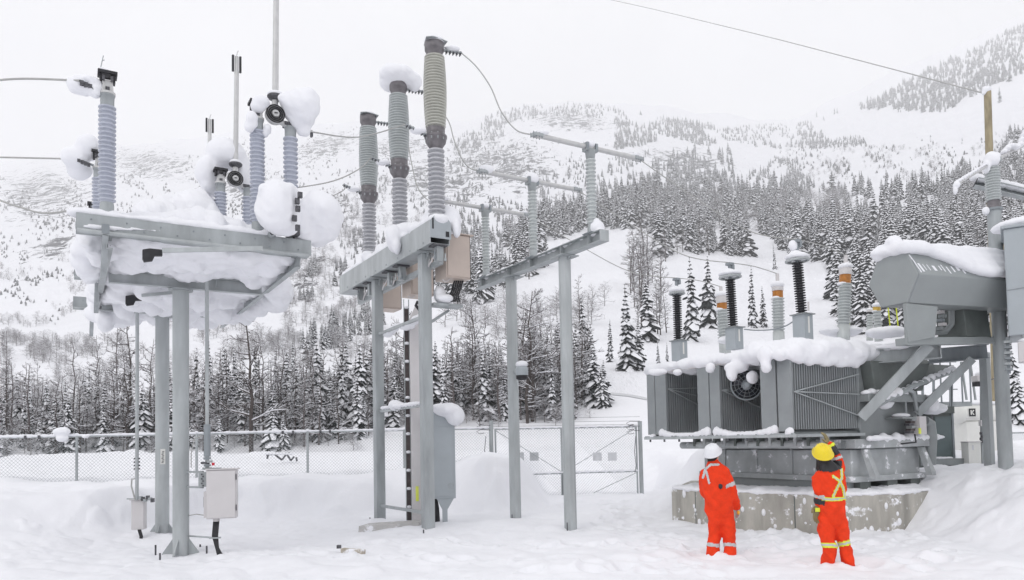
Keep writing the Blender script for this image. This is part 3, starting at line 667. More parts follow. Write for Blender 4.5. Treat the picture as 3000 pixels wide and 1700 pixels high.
# under-beam drive gear, brackets and hoses
for b in (bN + .1, 1.15, 1.75, 2.95, 3.6):
    m = MB(); r = random.Random(int(b * 100))
    m.fbox(FM, (-.14, .14), (b - .12, b + .12), (ZM0 - .03, ZM0 - .002), 'bracket'); m.fbox(FM, (-.05, .08), (b - .06, b + .06), (ZM0 - .3, ZM0 - .03), 'galv')
    for i in range(5): m.lathe(FM.w(-.1 + r.random() * .22, b - .12 + r.random() * .24, ZM0 - .2 - .1 * r.random()), [(.025, 0), (.025, .05), (.015, .06), (.015, .14)], ('galv', 'galv_dark', 'aluminium')[i % 3], 8)
    m.tube([FM.w(-.02, b, ZM0 - .1), FM.w(-.1, b + .12, ZM0 - .3), FM.w(-.06, b + .3, ZM0 - .34), FM.w(.02, b + .42, ZM0 - .16)], .011, 'cabinet', 6); m.build('drive_gear', t)
m = MB(); m.bar(FM.w(.12, -.5, ZM0 - .26), FM.w(.12, bF - .5, ZM0 - .26), .08, .1, 'galv'); m.build('drive_rail', t)
for za, zc in ((P(1129, 1204, 15.9).z, P(1232, 1183, 14.2).z), (P(1129, 1484, 15.9).z, P(1232, 1498, 14.2).z), (P(1125, 975, 15.9).z, P(1232, 941, 14.2).z)):
    m = MB(); m.bar(FM.w(0, SB - .1, za), FM.w(0, .1, za + .02), .05, .06, 'galv'); m.build('cross_rail', t)
m = MB(); z = P(1180, 1184, 15).z
m.ball(FM.w(0, SB * .62, z), (.16, .16, .12), 'snow'); m.ball(FM.w(0, SB * .52, z - .03), (.14, .14, .08), 'snow')
for i in range(14): m.ball(FM.w(0, .15 + i * .16, z - .03), (.07, .1, .045), 'snow', 8, 6)
z2 = P(1180, 955, 15).z
for i in range(12): m.ball(FM.w(.1, .3 + i * .17, z2 + .02 + .05 * math.sin(i)), (.12, .13, .07), 'snow', 8, 6)
fused('snow', m, .025, 3, .02, 5, t)
m = MB(); r = random.Random(5)
for i in range(24):
    b = bN + .1 + i * (bF - bN - .2) / 23; m.ball(FM.w(.02, b, ZM1 + .05), (.2, .2, .09 + .04 * r.random()), 'snow', 10, 6)
pxball(m, 1236, 1340, 595, 690, 13.85, .26); pxball(m, 1262, 1352, 600, 690, 13.78, .22); pxball(m, 1325, 1350, 640, 700, 13.6, .1); pxball(m, 1130, 1180, 656, 742, 14.6, .22); pxball(m, 1138, 1240, 652, 715, 14.9, .25); pxball(m, 1150, 1175, 700, 748, 14.45, .12)
pxball(m, 1056, 1110, 730, 775, 16.6, .25); pxball(m, 1098, 1150, 712, 765, 16.0, .25); pxball(m, 1190, 1250, 650, 700, 14.2, .22)
fused('snow', m, .035, 5, .03, 4, t)
# shelf arm on the right with snow and a loop of black cables
m = MB(); zs = P(1310, 892, 14.0).z; m.bar(FM.w(.1, -.05, zs), FM.w(.72, -.05, zs - .0), .28, .05, 'galv'); m.bar(FM.w(.1, .1, zs - .35), FM.w(.55, .1, zs - .05), .05, .05, 'galv'); m.build('side_shelf', t)
m = MB(); pxball(m, 1274, 1330, 862, 890, 14.1, .2); pxball(m, 1270, 1305, 838, 888, 14.2, .16); fused('snow', m, .025, 3, .02, 5, t)
for i in range(5):
    m = MB(); x = 1320 + i * 6; m.tube([P(x + 14, 815, 14.2), P(x + 6, 845, 14.15), P(x - 2, 866, 14.1), P(x + 2, 884, 14.05)], .018, 'black', 7); m.build('cable', t)
m = MB(); m.tube([P(1252, 905, 14.3), P(1240, 895, 14.35), P(1222, 885, 14.4), P(1218, 895, 14.45), P(1230, 910, 14.5)], .03, 'black', 8); m.build('cable', t)

# ---- three breaker columns
COL = ((1278, 'porcelain_cream', 'porcelain_mauve'), (1170, 'porcelain_grey', 'porcelain_mauve'), (1080, 'porcelain_grey', 'porcelain_mauve'))
LB = ('breaker column with the cream upper insulator, nearest the camera and standing tallest', 'breaker column topped by a large block of snow, between the other two columns', 'breaker column farthest from the camera with a bare dark cap above its grey insulator')
BREAK = []
for k, (px, mu, ml) in enumerate(COL):
    b = FM.ona(px, 500, 0)[1]; base = FM.w(0, b, ZM1)
    t = thing('breaker_column', LB[k], 'circuit breaker', base, 'circuit breaker columns')
    m = MB(); m.lathe(base, [(.15, 0), (.15, .05), (.105, .06)] + shed_prof(.098, .16, .06, 1.36, 15) + [(.105, 1.38)], ml, 24); m.build('lower_insulator', t)
    m = MB(); m.lathe(base, [(.11, 1.36), (.125, 1.40), (.19, 1.50), (.19, 1.56), (.21, 1.58), (.21, 1.62), (.17, 1.63), (.175, 1.76)], 'cap_dark', 24)
    for i in range(10):
        a = 2 * PI * i / 10; m.lathe(base + Vector((math.cos(a) * .185, math.sin(a) * .185, 1.52)), [(.014, 0), (.014, .12)], 'galv', 6)
    fl = m.build('middle_flange', t)
    m = MB(); q = base + Vector((0, 0, 1.6)) - FM.u * .18; q2 = q - FM.u * .42 - FM.v * .0 + Vector((0, 0, .12))
    m.bar(q, q2, .09, .02, 'galv')
    for i in range(7):
        for s_ in (-1, 1): m.lathe(q.lerp(q2, .1 + i * .14) + FM.v * .025 * s_ - Vector((0, 0, .05)), [(.010, .01), (.010, .075)], 'bracket', 6)
    m.build('terminal', fl); BREAK.append([q2, None])
    m = MB(); m.lathe(base, [(.155, 1.75)] + shed_prof(.142, .195, 1.76, 3.12, 25, .16) + [(.155, 3.14)], mu, 28); m.build('upper_insulator', t)
    m = MB(); m.lathe(base, [(.155, 3.12), (.155, 3.2), (.18, 3.24), (.185, 3.38), (.15, 3.40)], 'cap_dark', 24)
    q = base + Vector((0, 0, 3.3)) + FM.u * .17; q2 = q + FM.u * .36 - FM.v * .08
    m.prism([base + Vector((0, 0, 3.395)) + FM.u * i * .22 + FM.v * j * .2 for i, j in ((-1, -.6), (-.5, -1), (.9, -.8), (1, .7), (-.6, .9))], (0, 0, .012), 'galv')
    cp = m.build('cap', t)
    m = MB(); m.bar(q, q2, .07, .02, 'galv')
    for i in range(5):
        for s_ in (-1, 1): m.lathe(q.lerp(q2, .2 + i * .18) + FM.v * .022 * s_ - Vector((0, 0, .06)), [(.011, 0), (.011, .08)], 'bracket', 6)
    m.build('terminal', cp); BREAK[-1][1] = q2
    m = MB(); top = base + Vector((0, 0, 3.4))
    if k == 1:
        c = proj(top); d = top.y; pxball(m, 1108, 1222, 192, 252, d, .33); pxball(m, 1150, 1240, 208, 262, d + .1, .3); pxball(m, 1112, 1180, 210, 266, d + .1, .28); pxball(m, 1190, 1240, 215, 268, d + .1, .2)
    else:
        m.ball(top + Vector((0, 0, .02)), (.2, .2, .05 if k == 2 else .07), 'snow'); m.ball(q.lerp(q2, .5) + Vector((0, 0, .05)), (.16, .1, .06), 'snow') if k == 0 else None
    fused('snow_cap', m, .025, 3, .05 if k == 1 else .02, 3.4, t)
    m = MB(); q = base + Vector((0, 0, 1.66)) - FM.u * .35
    m.ball(q, (.16, .1, .06), 'snow'); fused('snow_cap', m, .02, 2, .01, 6, t)
# ---- three tan drive boxes behind the beam
BOXL = ('tan steel drive box standing highest, right of the beam end', 'tan steel drive box half hidden behind the near square post', 'tan steel drive box farthest from the camera, behind the far square post')
for k, b in enumerate((-.12, 1.55, 3.32)):
    t = thing('drive_box', BOXL[k], 'electrical box', FM.w(.45, b, 4.8), 'tan drive boxes')
    z0, z1 = (4.80, 5.64) if k == 0 else (4.78, 5.62)
    m = MB(); m.fbox(FM, (.28, .80), (b - .24, b + .24), (z0, z1), 'tan'); m.fbox(FM, (.24, .86), (b - .30, b + .26), (z1, z1 + .02), 'tan'); m.build('box', t, .006)
    m = MB(); m.fbox(FM, (.31, .785), (b - .262, b - .242), (z0 + .03, z1 - .02), 'tan'); d = m.build('door', t, .004)
    m = MB(); m.fbox(FM, (.786, .80), (b - .255, b - .2405), (z0 + .02, z1 - .01), 'black'); m.build('door_gap', d)
    m = MB(); m.tube([FM.w(.3, b - .05, z0), FM.w(.32, b - .08, z0 - .05), FM.w(.38, b - .1, z0 - .04), FM.w(.42, b - .1, z0)], .012, 'cabinet', 6); m.build('conduit', t)
# ---- tall grey cabinet on legs, its duct and the brown cable ladder
t = thing('marshalling_cabinet', 'tall blue-grey steel cabinet on a flared leg behind the near square post, snow on top', 'electrical cabinet', P(1305, 1540, 14.6))
FK = Fr(P(1262, 1465, 14.7), 10); z0, z1 = P(1300, 1463, 14.6).z, P(1300, 1200, 14.6).z
m = MB(); m.prism([FK.w(0, 0, z0), FK.w(.5, 0, z0), FK.w(.5, 0, z1 - .3), FK.w(.36, 0, z1 - .08), FK.w(.36, 0, z1), FK.w(0, 0, z1)], FK.v * .6, 'cabinet_grey'); m.build('box', t, .01)
m = MB(); m.fbox(FK, (.02, .46), (-.014, -.001), (z0 + .05, z1 - .34), 'cabinet_grey'); d = m.build('door', t, .005)
m = MB(); m.torus(FK.w(.40, -.016, z0 + .25), .05, .006, 'galv', -FK.v, 16, 5); m.build('handle', d)
m = MB(); m.prism([FK.w(.12, .02, z0), FK.w(.46, .02, z0), FK.w(.33, .02, z0 - .22), FK.w(.33, .02, -.1), FK.w(.23, .02, -.1), FK.w(.23, .02, z0 - .22)], FK.v * .05, 'cabinet_grey'); m.build('leg', t)
m = MB(); m.prism([FK.w(.0, .5, z0), FK.w(.16, .5, z0), FK.w(.12, .5, -.1), FK.w(.04, .5, -.1)], FK.v * .05, 'cabinet_grey'); m.build('leg', t)
for i in range(4):
    m = MB(); m.tube([FK.w(.04 + .03 * i, .25, z0), FK.w(.07 + .03 * i, .2, z0 - .2), FK.w(.12 + .02 * i, .2, -.05)], .02, 'black', 7); m.build('cable', t)
m = MB(); pxball(m, 1270, 1352, 1180, 1222, 14.7, .35); pxball(m, 1305, 1362, 1188, 1247, 14.75, .3); pxball(m, 1262, 1310, 1182, 1208, 14.7, .3); fused('snow_cap', m, .03, 4, .02, 4, t)
t = thing('cable_duct', 'tall pale vertical cable duct with a yellow-green tag between the two square posts', 'cable duct', P(1221, 1500, 14.9))
FU = Fr(P(1207, 1400, 15.0), 12); z0, z1 = -.1, P(1220, 895, 15).z
m = MB(); m.fbox(FU, (0, .2), (0, .16), (z0, z1 - .25), 'cabinet'); m.prism([FU.w(0, 0, z1 - .25), FU.w(.2, 0, z1 - .25), FU.w(.3, 0, z1 + .05), FU.w(.16, 0, z1 + .1)], FU.v * .16, 'cabinet'); m.build('duct', t, .008)
m = MB(); q = P(1221, 1447, 15); m.fbox(FU, (.07, .13), (-.006, -.001), (q.z - .15, q.z + .15), 'lime_tag'); m.build('tag', t)
m = MB(); m.fbox(FU, (.205, .22), (.02, .06), (z0, z1 - .3), 'galv_dark'); m.build('rail', t)
t = thing('cable_ladder', 'dark brown vertical cable ladder with snow on its rungs beside the pale duct', 'cable ladder', P(1196, 1545, 15.1))
FQ = Fr(P(1189, 1400, 15.15), 12); zz1 = P(1196, 905, 15.15).z
m = MB(); m.fbox(FQ, (.015, .10), (.02, .06), (-.1, zz1), 'cable_brown'); m.build('cables', t)
m = MB(); m.fbox(FQ, (0, .014), (0, .07), (-.1, zz1 + .2), 'galv'); m.fbox(FQ, (.101, .115), (0, .07), (-.1, zz1 + .2), 'galv')
n = 12
for i in range(n): m.fbox(FQ, (.0145, .1005), (-.012, .019), (.35 + i * (zz1 - .35) / (n - 1), .375 + i * (zz1 - .35) / (n - 1)), 'galv')
m.build('frame', t)
m = MB()
for i in range(n): m.ball(FQ.w(.058, -.005, .385 + i * (zz1 - .35) / (n - 1)), (.05, .035, .03), 'snow', 8, 6)
m.build('snow_cap', t)
m = MB(); p0, p1 = P(1047, 1566, 14.2), P(1228, 1560, 14.25); m.prism([(p0.x, p0.y, -.2), (p1.x, p1.y, -.2), (p1.x, p1.y, .17), (p0.x + .03, p0.y, .12)], (.1, .5, 0), 'concrete_slab')
tag(m.build('concrete_plinth'), 'edge of a pale concrete plinth showing through snow at the square posts', 'plinth')

# ================================================================== bus support goalpost
O_B = P(1672, 1545, 14.0); FB = Fr(O_B, 31); ZS0, ZS1 = 5.19, 5.39
SBB = FB.ona(1497, 825, 0)[1]
t = thing('bus_support_frame', 'plain galvanized goalpost of two slim posts under three short bus insulators', 'steel frame', FB.w(0, 0, 0))
for b in (0, SBB):
    m = MB(); m.lathe(FB.w(0, b, -.2), [(.118, 0), (.118, ZS0 + .19)], 'galv_light', 8, smooth=False); po = m.build('post', t)
    m = MB(); m.fbox(FB, (-.2, .2), (b - .2, b + .2), (ZS0 - .022, ZS0 - .002), 'galv')
    for s_ in (-1, 1): m.prism([FB.w(-.01, b + s_ * .11, ZS0 - .022), FB.w(-.01, b + s_ * .19, ZS0 - .022), FB.w(-.01, b + s_ * .11, ZS0 - .1)], FB.u * .02, 'galv')
    m.build('head_plate', po)
    m = MB(); m.fbox(FB, (-.17, .17), (b - .17, b + .17), (-.06, -.02), 'galv'); m.lathe(FB.w(-.15, b - .1, -.05), [(.012, 0), (.012, .2)], 'bracket', 6); m.build('base_plate', po)
bN = FB.ona(1770, 700, 0)[1]; bF = FB.ona(1400, 838, 0)[1]
m = MB(); m.ibeam(FB.w(0, bN, (ZS0 + ZS1) / 2), FB.w(0, bF, (ZS0 + ZS1) / 2), .2, ZS1 - ZS0, .014, 'galv')
for b in (bN + .35, 0, SBB, bF - .3, 1.1): m.fbox(FB, (-.095, -.009), (b - .007, b + .007), (ZS0 + .016, ZS1 - .016), 'galv')
m.fbox(FB, (-.1, .1), (bN - .012, bN - .001), (ZS0, ZS1), 'galv_light'); m.build('beam', t)
m = MB(); r = random.Random(8)
for i in range(26): m.ball(FB.w(.03, bN + .12 + i * (bF - bN - .2) / 25, ZS1 + .015), (.09, .12, .03 + .035 * r.random()), 'snow', 8, 6)
pxball(m, 1726, 1772, 645, 690, 13.2, .12); pxball(m, 1734, 1760, 638, 670, 13.2, .1); fused('snow', m, .022, 3, .02, 5, t)
BUS = []
IL = ('short grey post insulator at the near end of the bus goalpost', 'short grey post insulator in the middle of the bus goalpost', 'short grey post insulator at the far end of the bus goalpost')
TL = ('straight pale bus tube on the near goalpost insulator, highest of the three', 'straight pale bus tube with a snow lump, on the middle goalpost insulator', 'straight pale bus tube on the far goalpost insulator, lowest of the three')
for k, px in enumerate((1733, 1560, 1421)):
    b = FB.ona(px, 600, 0)[1]; base = FB.w(0, b, ZS1); zt = FB.ona(1733, 444, FB.ona(1733, 600, 0)[0])[2]
    t = thing('post_insulator', IL[k], 'insulator', base, 'bus post insulators')
    m = MB(); m.lathe(base, shed_prof(.068, .097, .16, zt - ZS1 - .14, 17), 'porcelain_grey', 20); m.build('sheds', t)
    m = MB(); m.lathe(base, [(.085, .0), (.085, .14), (.07, .17)], 'galv', 16); m.fbox(FB, (-.13, .13), (b - .13, b + .13), (ZS1 + .001, ZS1 + .02), 'galv_dark'); m.build('foot', t)
    m = MB(); H = zt - ZS1; m.lathe(base, [(.065, H - .15), (.085, H - .1), (.095, H)], 'galv', 16); m.box(base + Vector((0, 0, H + .02)), (.26, .14, .04), 'galv', FB.axes())
    for s_ in (-.1, .1): m.box(base + FB.u * s_ + Vector((0, 0, H + .08)), (.05, .15, .14), 'galv_dark', FB.axes())
    m.build('clamp', t)
    m = MB(); m.ball(base + Vector((0, 0, H + .14)), (.1 if k != 1 else .16, .1, .07 if k != 1 else .13), 'snow'); fused('snow_cap', m, .02, 2, .015, 5, t)
    c = base + Vector((0, 0, H + .085)); aL, aR = -1.17, 1.15
    tt = thing('bus_tube', TL[k], 'bus tube', c, 'bus tubes on the goalpost')
    m = MB(); m.tube([c + FB.u * aL, c + FB.u * aR], .045, 'aluminium', 14); m.build('tube', tt)
    for s_, a in ((-1, aL), (1, aR)):
        m = MB(); e = c + FB.u * a
        m.box(e - FB.u * s_ * .02, (.2, .12, .05), 'galv', FB.axes())
        for i in range(4):
            for q in (-1, 1): m.lathe(e + FB.u * s_ * (-.1 + .06 * i) + FB.v * q * .045 - Vector((0, 0, .045)), [(.009, 0), (.009, .085)], 'galv_dark', 6)
        m.build('end_clamp', tt)
    m = MB(); m.ball(c + FB.u * (aL + .1) + Vector((0, 0, .06)), (.16, .07, .05 if k != 1 else .1), 'snow')
    m.ball(c + FB.u * (aR - .1) + Vector((0, 0, .05)), (.1, .06, .03), 'snow'); fused('snow_cap', m, .018, 2, .01, 6, tt)
    BUS.append((c + FB.u * aL, c + FB.u * aR))
# floodlight on the far bus post
t = thing('yard_light', 'small domed yard light with a black lens and snow cap on the far goalpost post', 'yard light', P(1526, 1120, 15.2))
c = P(1529, 1096, 15.2)
m = MB(); m.lathe(c + Vector((0, 0, -.03)), [(.12, 0), (.13, .05), (.13, .14), (.1, .19), (.04, .21)], 'cabinet_grey', 20); m.build('hood', t)
m = MB(); m.lathe(c + Vector((0, 0, -.13)), [(.07, 0), (.12, .03), (.125, .10)], 'black', 20); m.build('lens', t)
m = MB(); m.bar(c + Vector((0, 0, .08)), FB.w(.0, SBB, c.z + .08), .05, .05, 'galv'); m.build('arm', t)
m = MB(); m.ball(c + Vector((0, 0, .2)), (.13, .13, .08), 'snow'); fused('snow_cap', m, .02, 2, .01, 5, t)
# ================================================================== conductors
q = lambda k, i: BREAK[k][i]
wire('conductor', [q(0, 1), P(1395, 195, 13.6), P(1437, 255, 13.6), P(1470, 330, 13.5), P(1515, 383, 13.4), BUS[0][0]], 'wire looping from the tallest breaker cap down to the highest bus tube')
wire('conductor', [q(1, 1), P(1262, 290, 15.2), P(1312, 352, 15.2), P(1330, 410, 15.1), P(1350, 460, 15.0), P(1375, 492, 15.0), BUS[1][0]], 'wire from the snow-topped breaker cap behind the tallest column to the middle bus tube')
wire('conductor', [q(2, 1), P(1190, 410, 16.9), P(1204, 470, 16.9), P(1222, 545, 16.8), P(1252, 585, 16.7), BUS[2][0]], 'wire from the farthest breaker cap to the lowest bus tube')
sx_ = []
for k, b in enumerate((B1, B2, B3)):
    e = FL.w(aC + .33, b, zC)
    mid = [(P(1050, 402, 13.3),), (P(1050, 497, 14.6), P(960, 535, 14.2)), (P(980, 572, 16.3),)][k]
    wire('conductor', [e, *mid[::-1], q(k, 0)], ('wire from the near switch hinge across the insulators to the tallest breaker column', 'wire rising from the middle switch to the breaker column with the snow block', 'wire from the rear switch to the farthest breaker column')[k])
    e = FL.w(aA - .32, b - .05, zA + .10)
    far = [P(-140, 252, 9.9), P(-140, 458, 12.4), P(-120, 530, 15.2)][k]
    if k == 2: wire('conductor', [e, P(130, 625, 14.9), P(60, 608, 15.0), P(0, 587, 15.1), far], 'wire sagging out of the picture at the left, lowest of three', r=.02)
    else: wire('conductor', [e, e.lerp(far, .5) + Vector((0, 0, .06 - .06 * k)), far], ('upper wire leaving the front switch jaw towards the left edge', 'wire leaving the middle switch jaw towards the left edge')[k], r=.014)
# ================================================================== power transformer
O_T = P(2322, 1265, 12.0); FT = Fr(O_T, 29)
bx = lambda px, py=1200: FT.ona(px, py, 0)[1]
ZR0, ZR1 = 1.755, 2.985
pad = [P(1967, 1430, 15.0), P(2061, 1437, 14.2), P(2171, 1443, 13.6), P(2322, 1446, 12.95), P(2400, 1450, 12.6), P(2490, 1452, 12.42), P(2640, 1450, 12.5), P(2760, 1440, 13.3)]
m = MB(); ZP = .66
poly = [Vector((p.x, p.y, -.5)) for p in pad] + [Vector((9.6, 16.5, -.5)), Vector((6.2, 18.6, -.5)), Vector((4.2, 17.6, -.5))]
m.prism(poly, (0, 0, ZP + .5), 'concrete'); o = m.build('transformer_plinth', None, .015)
tag(o, 'stained concrete plinth with wiped snow patches under the grey transformer', 'plinth')
m = MB(); r = random.Random(4)
for i in range(len(poly) - 4):
    for k in range(7):
        p = poly[i].lerp(poly[i + 1], k / 7); c = Vector((6.3, 14.6, 0)); d = (c - p); d.z = 0; d.normalize()
        m.ball(Vector((p.x, p.y, ZP + .02)) + d * .14, (.17, .17, .04 + .045 * r.random()), 'snow', 8, 6)
        if r.random() < .5: m.ball(Vector((p.x, p.y, ZP + .01)) + d * .5, (.3, .3, .1), 'snow', 8, 6)
fused('snow_cap', m, .03, 3, .03, 5, o)
m = MB()
for i in range(60):                # snow clots thrown against the concrete
    s = r.random() * 6; k = int(s); p = poly[k].lerp(poly[k + 1], s - k); d = (poly[k + 1] - poly[k]).normalized(); n = Vector((d.y, -d.x, 0))
    z = .05 + .55 * r.random() ** 1.4; q = r.random() ** 2 * .04 + .008
    m.ball(Vector((p.x, p.y, z)) + n * .0, (q, q * .5, q * (.8 + 1.2 * r.random())), 'snow', 7, 5, (d, n, Vector((0, 0, 1))))
m.build('snow_clots', o)['kind'] = 'stuff'
m = MB()
for px in (2040, 2322):
    p = P(px, 1500, 14.3 if px < 2100 else 12.93); i = 0 if px < 2061 else 3
for i, s in ((0, .75), (3, .06)):
    p = poly[i].lerp(poly[i + 1], s); d = (poly[i + 1] - poly[i]).normalized(); m.box((p.x, p.y, .32), (.02, .006, .62), 'xfmr_dark', (d, d.cross(Vector((0, 0, 1))), Vector((0, 0, 1))))
m.build('joint', o)

t = thing('transformer', 'large grey power transformer with finned radiators, octagonal oil tank on top and snow-covered bushings', 'transformer', FT.w(3, 1.7, ZP))
AF = 1.76; AB = 3.42; BL = 3.3; AL_ = 1.5
# tank: lower bell, flange, upper tank
m = MB(); m.fbox(FT, (AL_, AB), (.05, 3.62), (ZP + .28, 1.42), 'xfmr_frost'); m.fbox(FT, (AF - .0, AB), (.051, BL - .001), (1.421, 3.02), 'xfmr'); m.build('tank', t, .02)
m = MB(); m.fbox(FT, (AL_ - .12, AB + .06), (-.12, 3.75), (1.44, 1.60), 'xfmr_frost'); m.build('flange', t, .01)
m = MB(); m.fbox(FT, (AL_ - .08, AB + .04), (-.05, 3.7), (ZP + .20, ZP + .30), 'xfmr_frost'); m.build('base_rim', t, .01)
for a in (AL_ + .25, AL_ + 1.0, AB - .25):
    m = MB(); m.fbox(FT, (a - .14, a + .14), (-.02, BL), (ZP - .02, ZP + .20), 'xfmr_dark'); m.build('skid', t)
m = MB(); m.fbox(FT, (AL_ - .02, AL_ + .1), (.1, 3.5), (ZP - .02, ZP + .20), 'xfmr'); m.build('skid', t)
for a in (AL_ + .18, AB - .15):
    m = MB(); p = [FT.w(a - .02, .04, 1.42), FT.w(a - .02, -.10, 1.42), FT.w(a - .02, -.28, ZP + .32), FT.w(a - .02, -.28, ZP + .26), FT.w(a - .02, .04, ZP + .26)]
    m.prism(p[1:4] + [p[3] + FT.v * .1, p[1] + FT.v * .08], FT.u * .12, 'xfmr_frost'); m.build('gusset', t)
for b in (.45, 1.3, 2.15, 3.0):
    m = MB(); m.fbox(FT, (AL_ - .03, AL_ - .001), (b - .015, b + .015), (ZP + .31, 1.43), 'xfmr_frost'); m.build('gusset', t)
# -v face: sloping hood, ledge, stiffener, pipes
m = MB(); m.prism([FT.w(AF + .05, .05, 2.95), FT.w(AF + 1.75, .05, 2.95), FT.w(AF + 1.5, .05, 2.45), FT.w(AF + .15, .05, 2.45)], FT.v * -.22, 'xfmr_dark'); m.build('hood', t, .01)
m = MB(); m.fbox(FT, (AF - .05, AF + 1.6), (-.18, .045), (2.24, 2.38), 'xfmr'); m.build('ledge', t, .01)
m = MB()
for i in range(9): m.ball(FT.w(AF + .0 + i * .13, -.09, 2.40), (.1, .1, .05 + .02 * (i % 3)), 'snow', 8, 6)
for i in range(16): m.ball(FT.w(AF + .35 + i * .12, -.06, 1.60), (.1, .08, .04 + .03 * ((i * 5) % 3)), 'snow', 8, 6)
for i in range(7): m.ball(FT.w(AF - .1 + i * .08, -.2, 1.61), (.06, .06, .05), 'snow', 8, 6)
fused('snow', m, .022, 3, .02, 5, t)
m = MB(); q = FT.w(AB - .62, -.06, 1.95)
m.fbox(FT, (AB - .5, AB - .3), (-.3, -.05), (1.66, 1.98), 'cabinet'); m.fbox(FT, (AB - .98, AB - .58), (-.3, .04), (1.94, 1.97), 'xfmr')
for i in range(7): m.box(FT.w(AB - .66 + .04 * (i % 3), -.2, 1.70 + .045 * i), (.12, .1, .04), ('bracket', 'cable_brown', 'galv')[i % 3], FT.axes())
m.box(FT.w(AB - .52, -.31, 1.72), (.05, .02, .1), 'lime_tag', FT.axes()); m.tube([FT.w(AB - .5, -.2, 1.66), FT.w(AB - .55, -.25, 1.52), FT.w(AB - .9, -.2, 1.50)], .014, 'black', 6); m.tube([FT.w(AB - .6, -.12, 1.98), FT.w(AB - .6, -.1, 2.9)], .022, 'galv', 7)
m.build('relay', t)
m = MB(); m.ball(FT.w(AB - .8, -.15, 2.0), (.16, .12, .045), 'snow'); m.build('snow', t)
m = MB(); m.tube([FT.w(AB - .05, -.1, 1.9), FT.w(AB + .12, -.1, 1.85), FT.w(AB + .15, -.1, 1.6), FT.w(AB + .15, -.05, 1.1)], .1, 'xfmr', 12); m.build('oil_pipe', t)
# radiators
BLK = [(2322, 2280), (2275, 2230), (2110, 2081), (2078, 2045), (1952, 1921), (1919, 1897)]
DEP = 1.71
for x0, x1 in BLK:
    b0, b1 = bx(x0), bx(x1); b0 = max(b0, 0)
    m = MB(); m.fbox(FT, (0, .03), (b0, b1), (ZR0, ZR1), 'xfmr_fin'); m.fbox(FT, (DEP - .03, DEP), (b0, b1), (ZR0, ZR1), 'xfmr_fin')
    n = 29
    for i in range(n):
        a = .05 + (DEP - .1) * i / (n - 1); m.fbox(FT, (a - .008, a + .008), (b0 + .002, b1 - .002), (ZR0 + .03, ZR1 - .03), 'xfmr_fin')
    m.fbox(FT, (.031, DEP - .031), (b1 - .03, b1 - .001), (ZR0 + .05, ZR1 - .05), 'xfmr_dark'); rd = m.build('radiator', t)  # added dark backing plate paints shade into the gaps between fins
    m = MB()
    for z in (ZR0 - .05, ZR1 + .04): m.tube([FT.w(.1, (b0 + b1) / 2, z), FT.w(DEP + .05, (b0 + b1) / 2, z)], .05, 'xfmr', 12)
    m.build('header_pipe', rd)
    if x0 in (2322, 2110, 1952):
        m = MB(); zc = FT.onb(2325, 1148, b0)[2]
        for zz in (ZR0 + .97, ZR0 + .62, ZR0 + .24): m.tube([FT.w(.04, b0 - .02, zc), FT.w(DEP - .02, b0 - .02, zz)], .011, 'galv', 6)
        m.build('tie_rod', rd)
m = MB(); bE = bx(1897)
m.fbox(FT, (-.07, .04), (-.05, bE + .05), (ZR0 - .10, ZR0 - .05), 'galv_light'); m.fbox(FT, (-.05, -.0), (-.05, bE + .05), (ZR0 - .05, ZR0 - .03), 'galv')
m.fbox(FT, (.05, AF), (-.05, .06), (ZR0 - .10, ZR0 - .05), 'galv'); m.fbox(FT, (.05, AF), (bE - .03, bE + .05), (ZR0 - .10, ZR0 - .05), 'galv')
for i in range(9): m.lathe(FT.w(-.02, .1 + i * .43, ZR0 - .15), [(.02, 0), (.02, .05)], 'bracket', 6)
m.build('radiator_rail', t)
m = MB(); m.tube([FT.w(.9, -.0, 1.52), FT.w(.9, bE, 1.52)], .07, 'xfmr_frost', 12); m.tube([FT.w(1.5, -.0, 1.50), FT.w(1.5, bE, 1.50)], .06, 'xfmr_dark', 12)
for i in range(12):
    b = .1 + i * .28; m.fbox(FT, (.82, .98), (b - .03, b + .03), (1.50, 1.66), 'xfmr_dark' if i % 2 else 'xfmr_frost'); m.fbox(FT, (AF - .4, AF), (b - .04, b + .04), (1.44, 1.56), 'xfmr')
m.build('oil_pipe', t)
m = MB()
for b in (.6, 1.4, 2.3): m.fbox(FT, (1.0, AF + .1), (b - .04, b + .04), (ZR1 + .03, ZR1 + .12), 'xfmr')
m.fbox(FT, (.02, .10), (-.05, bE + .05), (ZR1 + .005, ZR1 + .07), 'cabinet'); m.build('top_rail', t)
# fan in the gap beside the middle pair
fc = P(2187, 1128, 13.2); ax = -FT.v * .75 - FT.u * .66; ax.normalize()
s1 = ax.cross(Vector((0, 0, 1))).normalized(); s2 = s1.cross(ax)
m = MB(); m.torus(fc, .265, .014, 'galv_dark', ax, 36, 6)
fan = m.build('fan', t)
m = MB()
for R_ in (.09, .15, .21): m.torus(fc + ax * .07, R_, .003, 'galv_dark', ax, 30, 4)
for i in range(14):
    a = 2 * PI * i / 14; d = s1 * math.cos(a) + s2 * math.sin(a); m.tube([fc + ax * .09 + d * .04, fc + ax * .07 + d * .16, fc + d * .265], .003, 'galv_dark', 4)
m.build('guard', fan)
m = MB()
for i in range(5):
    a = 2 * PI * i / 5; d = s1 * math.cos(a) + s2 * math.sin(a); e = s1 * math.cos(a + .75) + s2 * math.sin(a + .75)
    m.add([fc + d * .05 - ax * .02, fc + d * .24 - ax * .03, fc + e * .24 + ax * .03, fc + e * .05 + ax * .02], [(0, 1, 2, 3)], 'clear_dark')
m.build('blade', fan)
m = MB(); m.lathe(fc - ax * .12, [(.09, 0), (.09, .16), (.05, .2)], 'cabinet_grey', 14, ax); m.build('motor', fan)
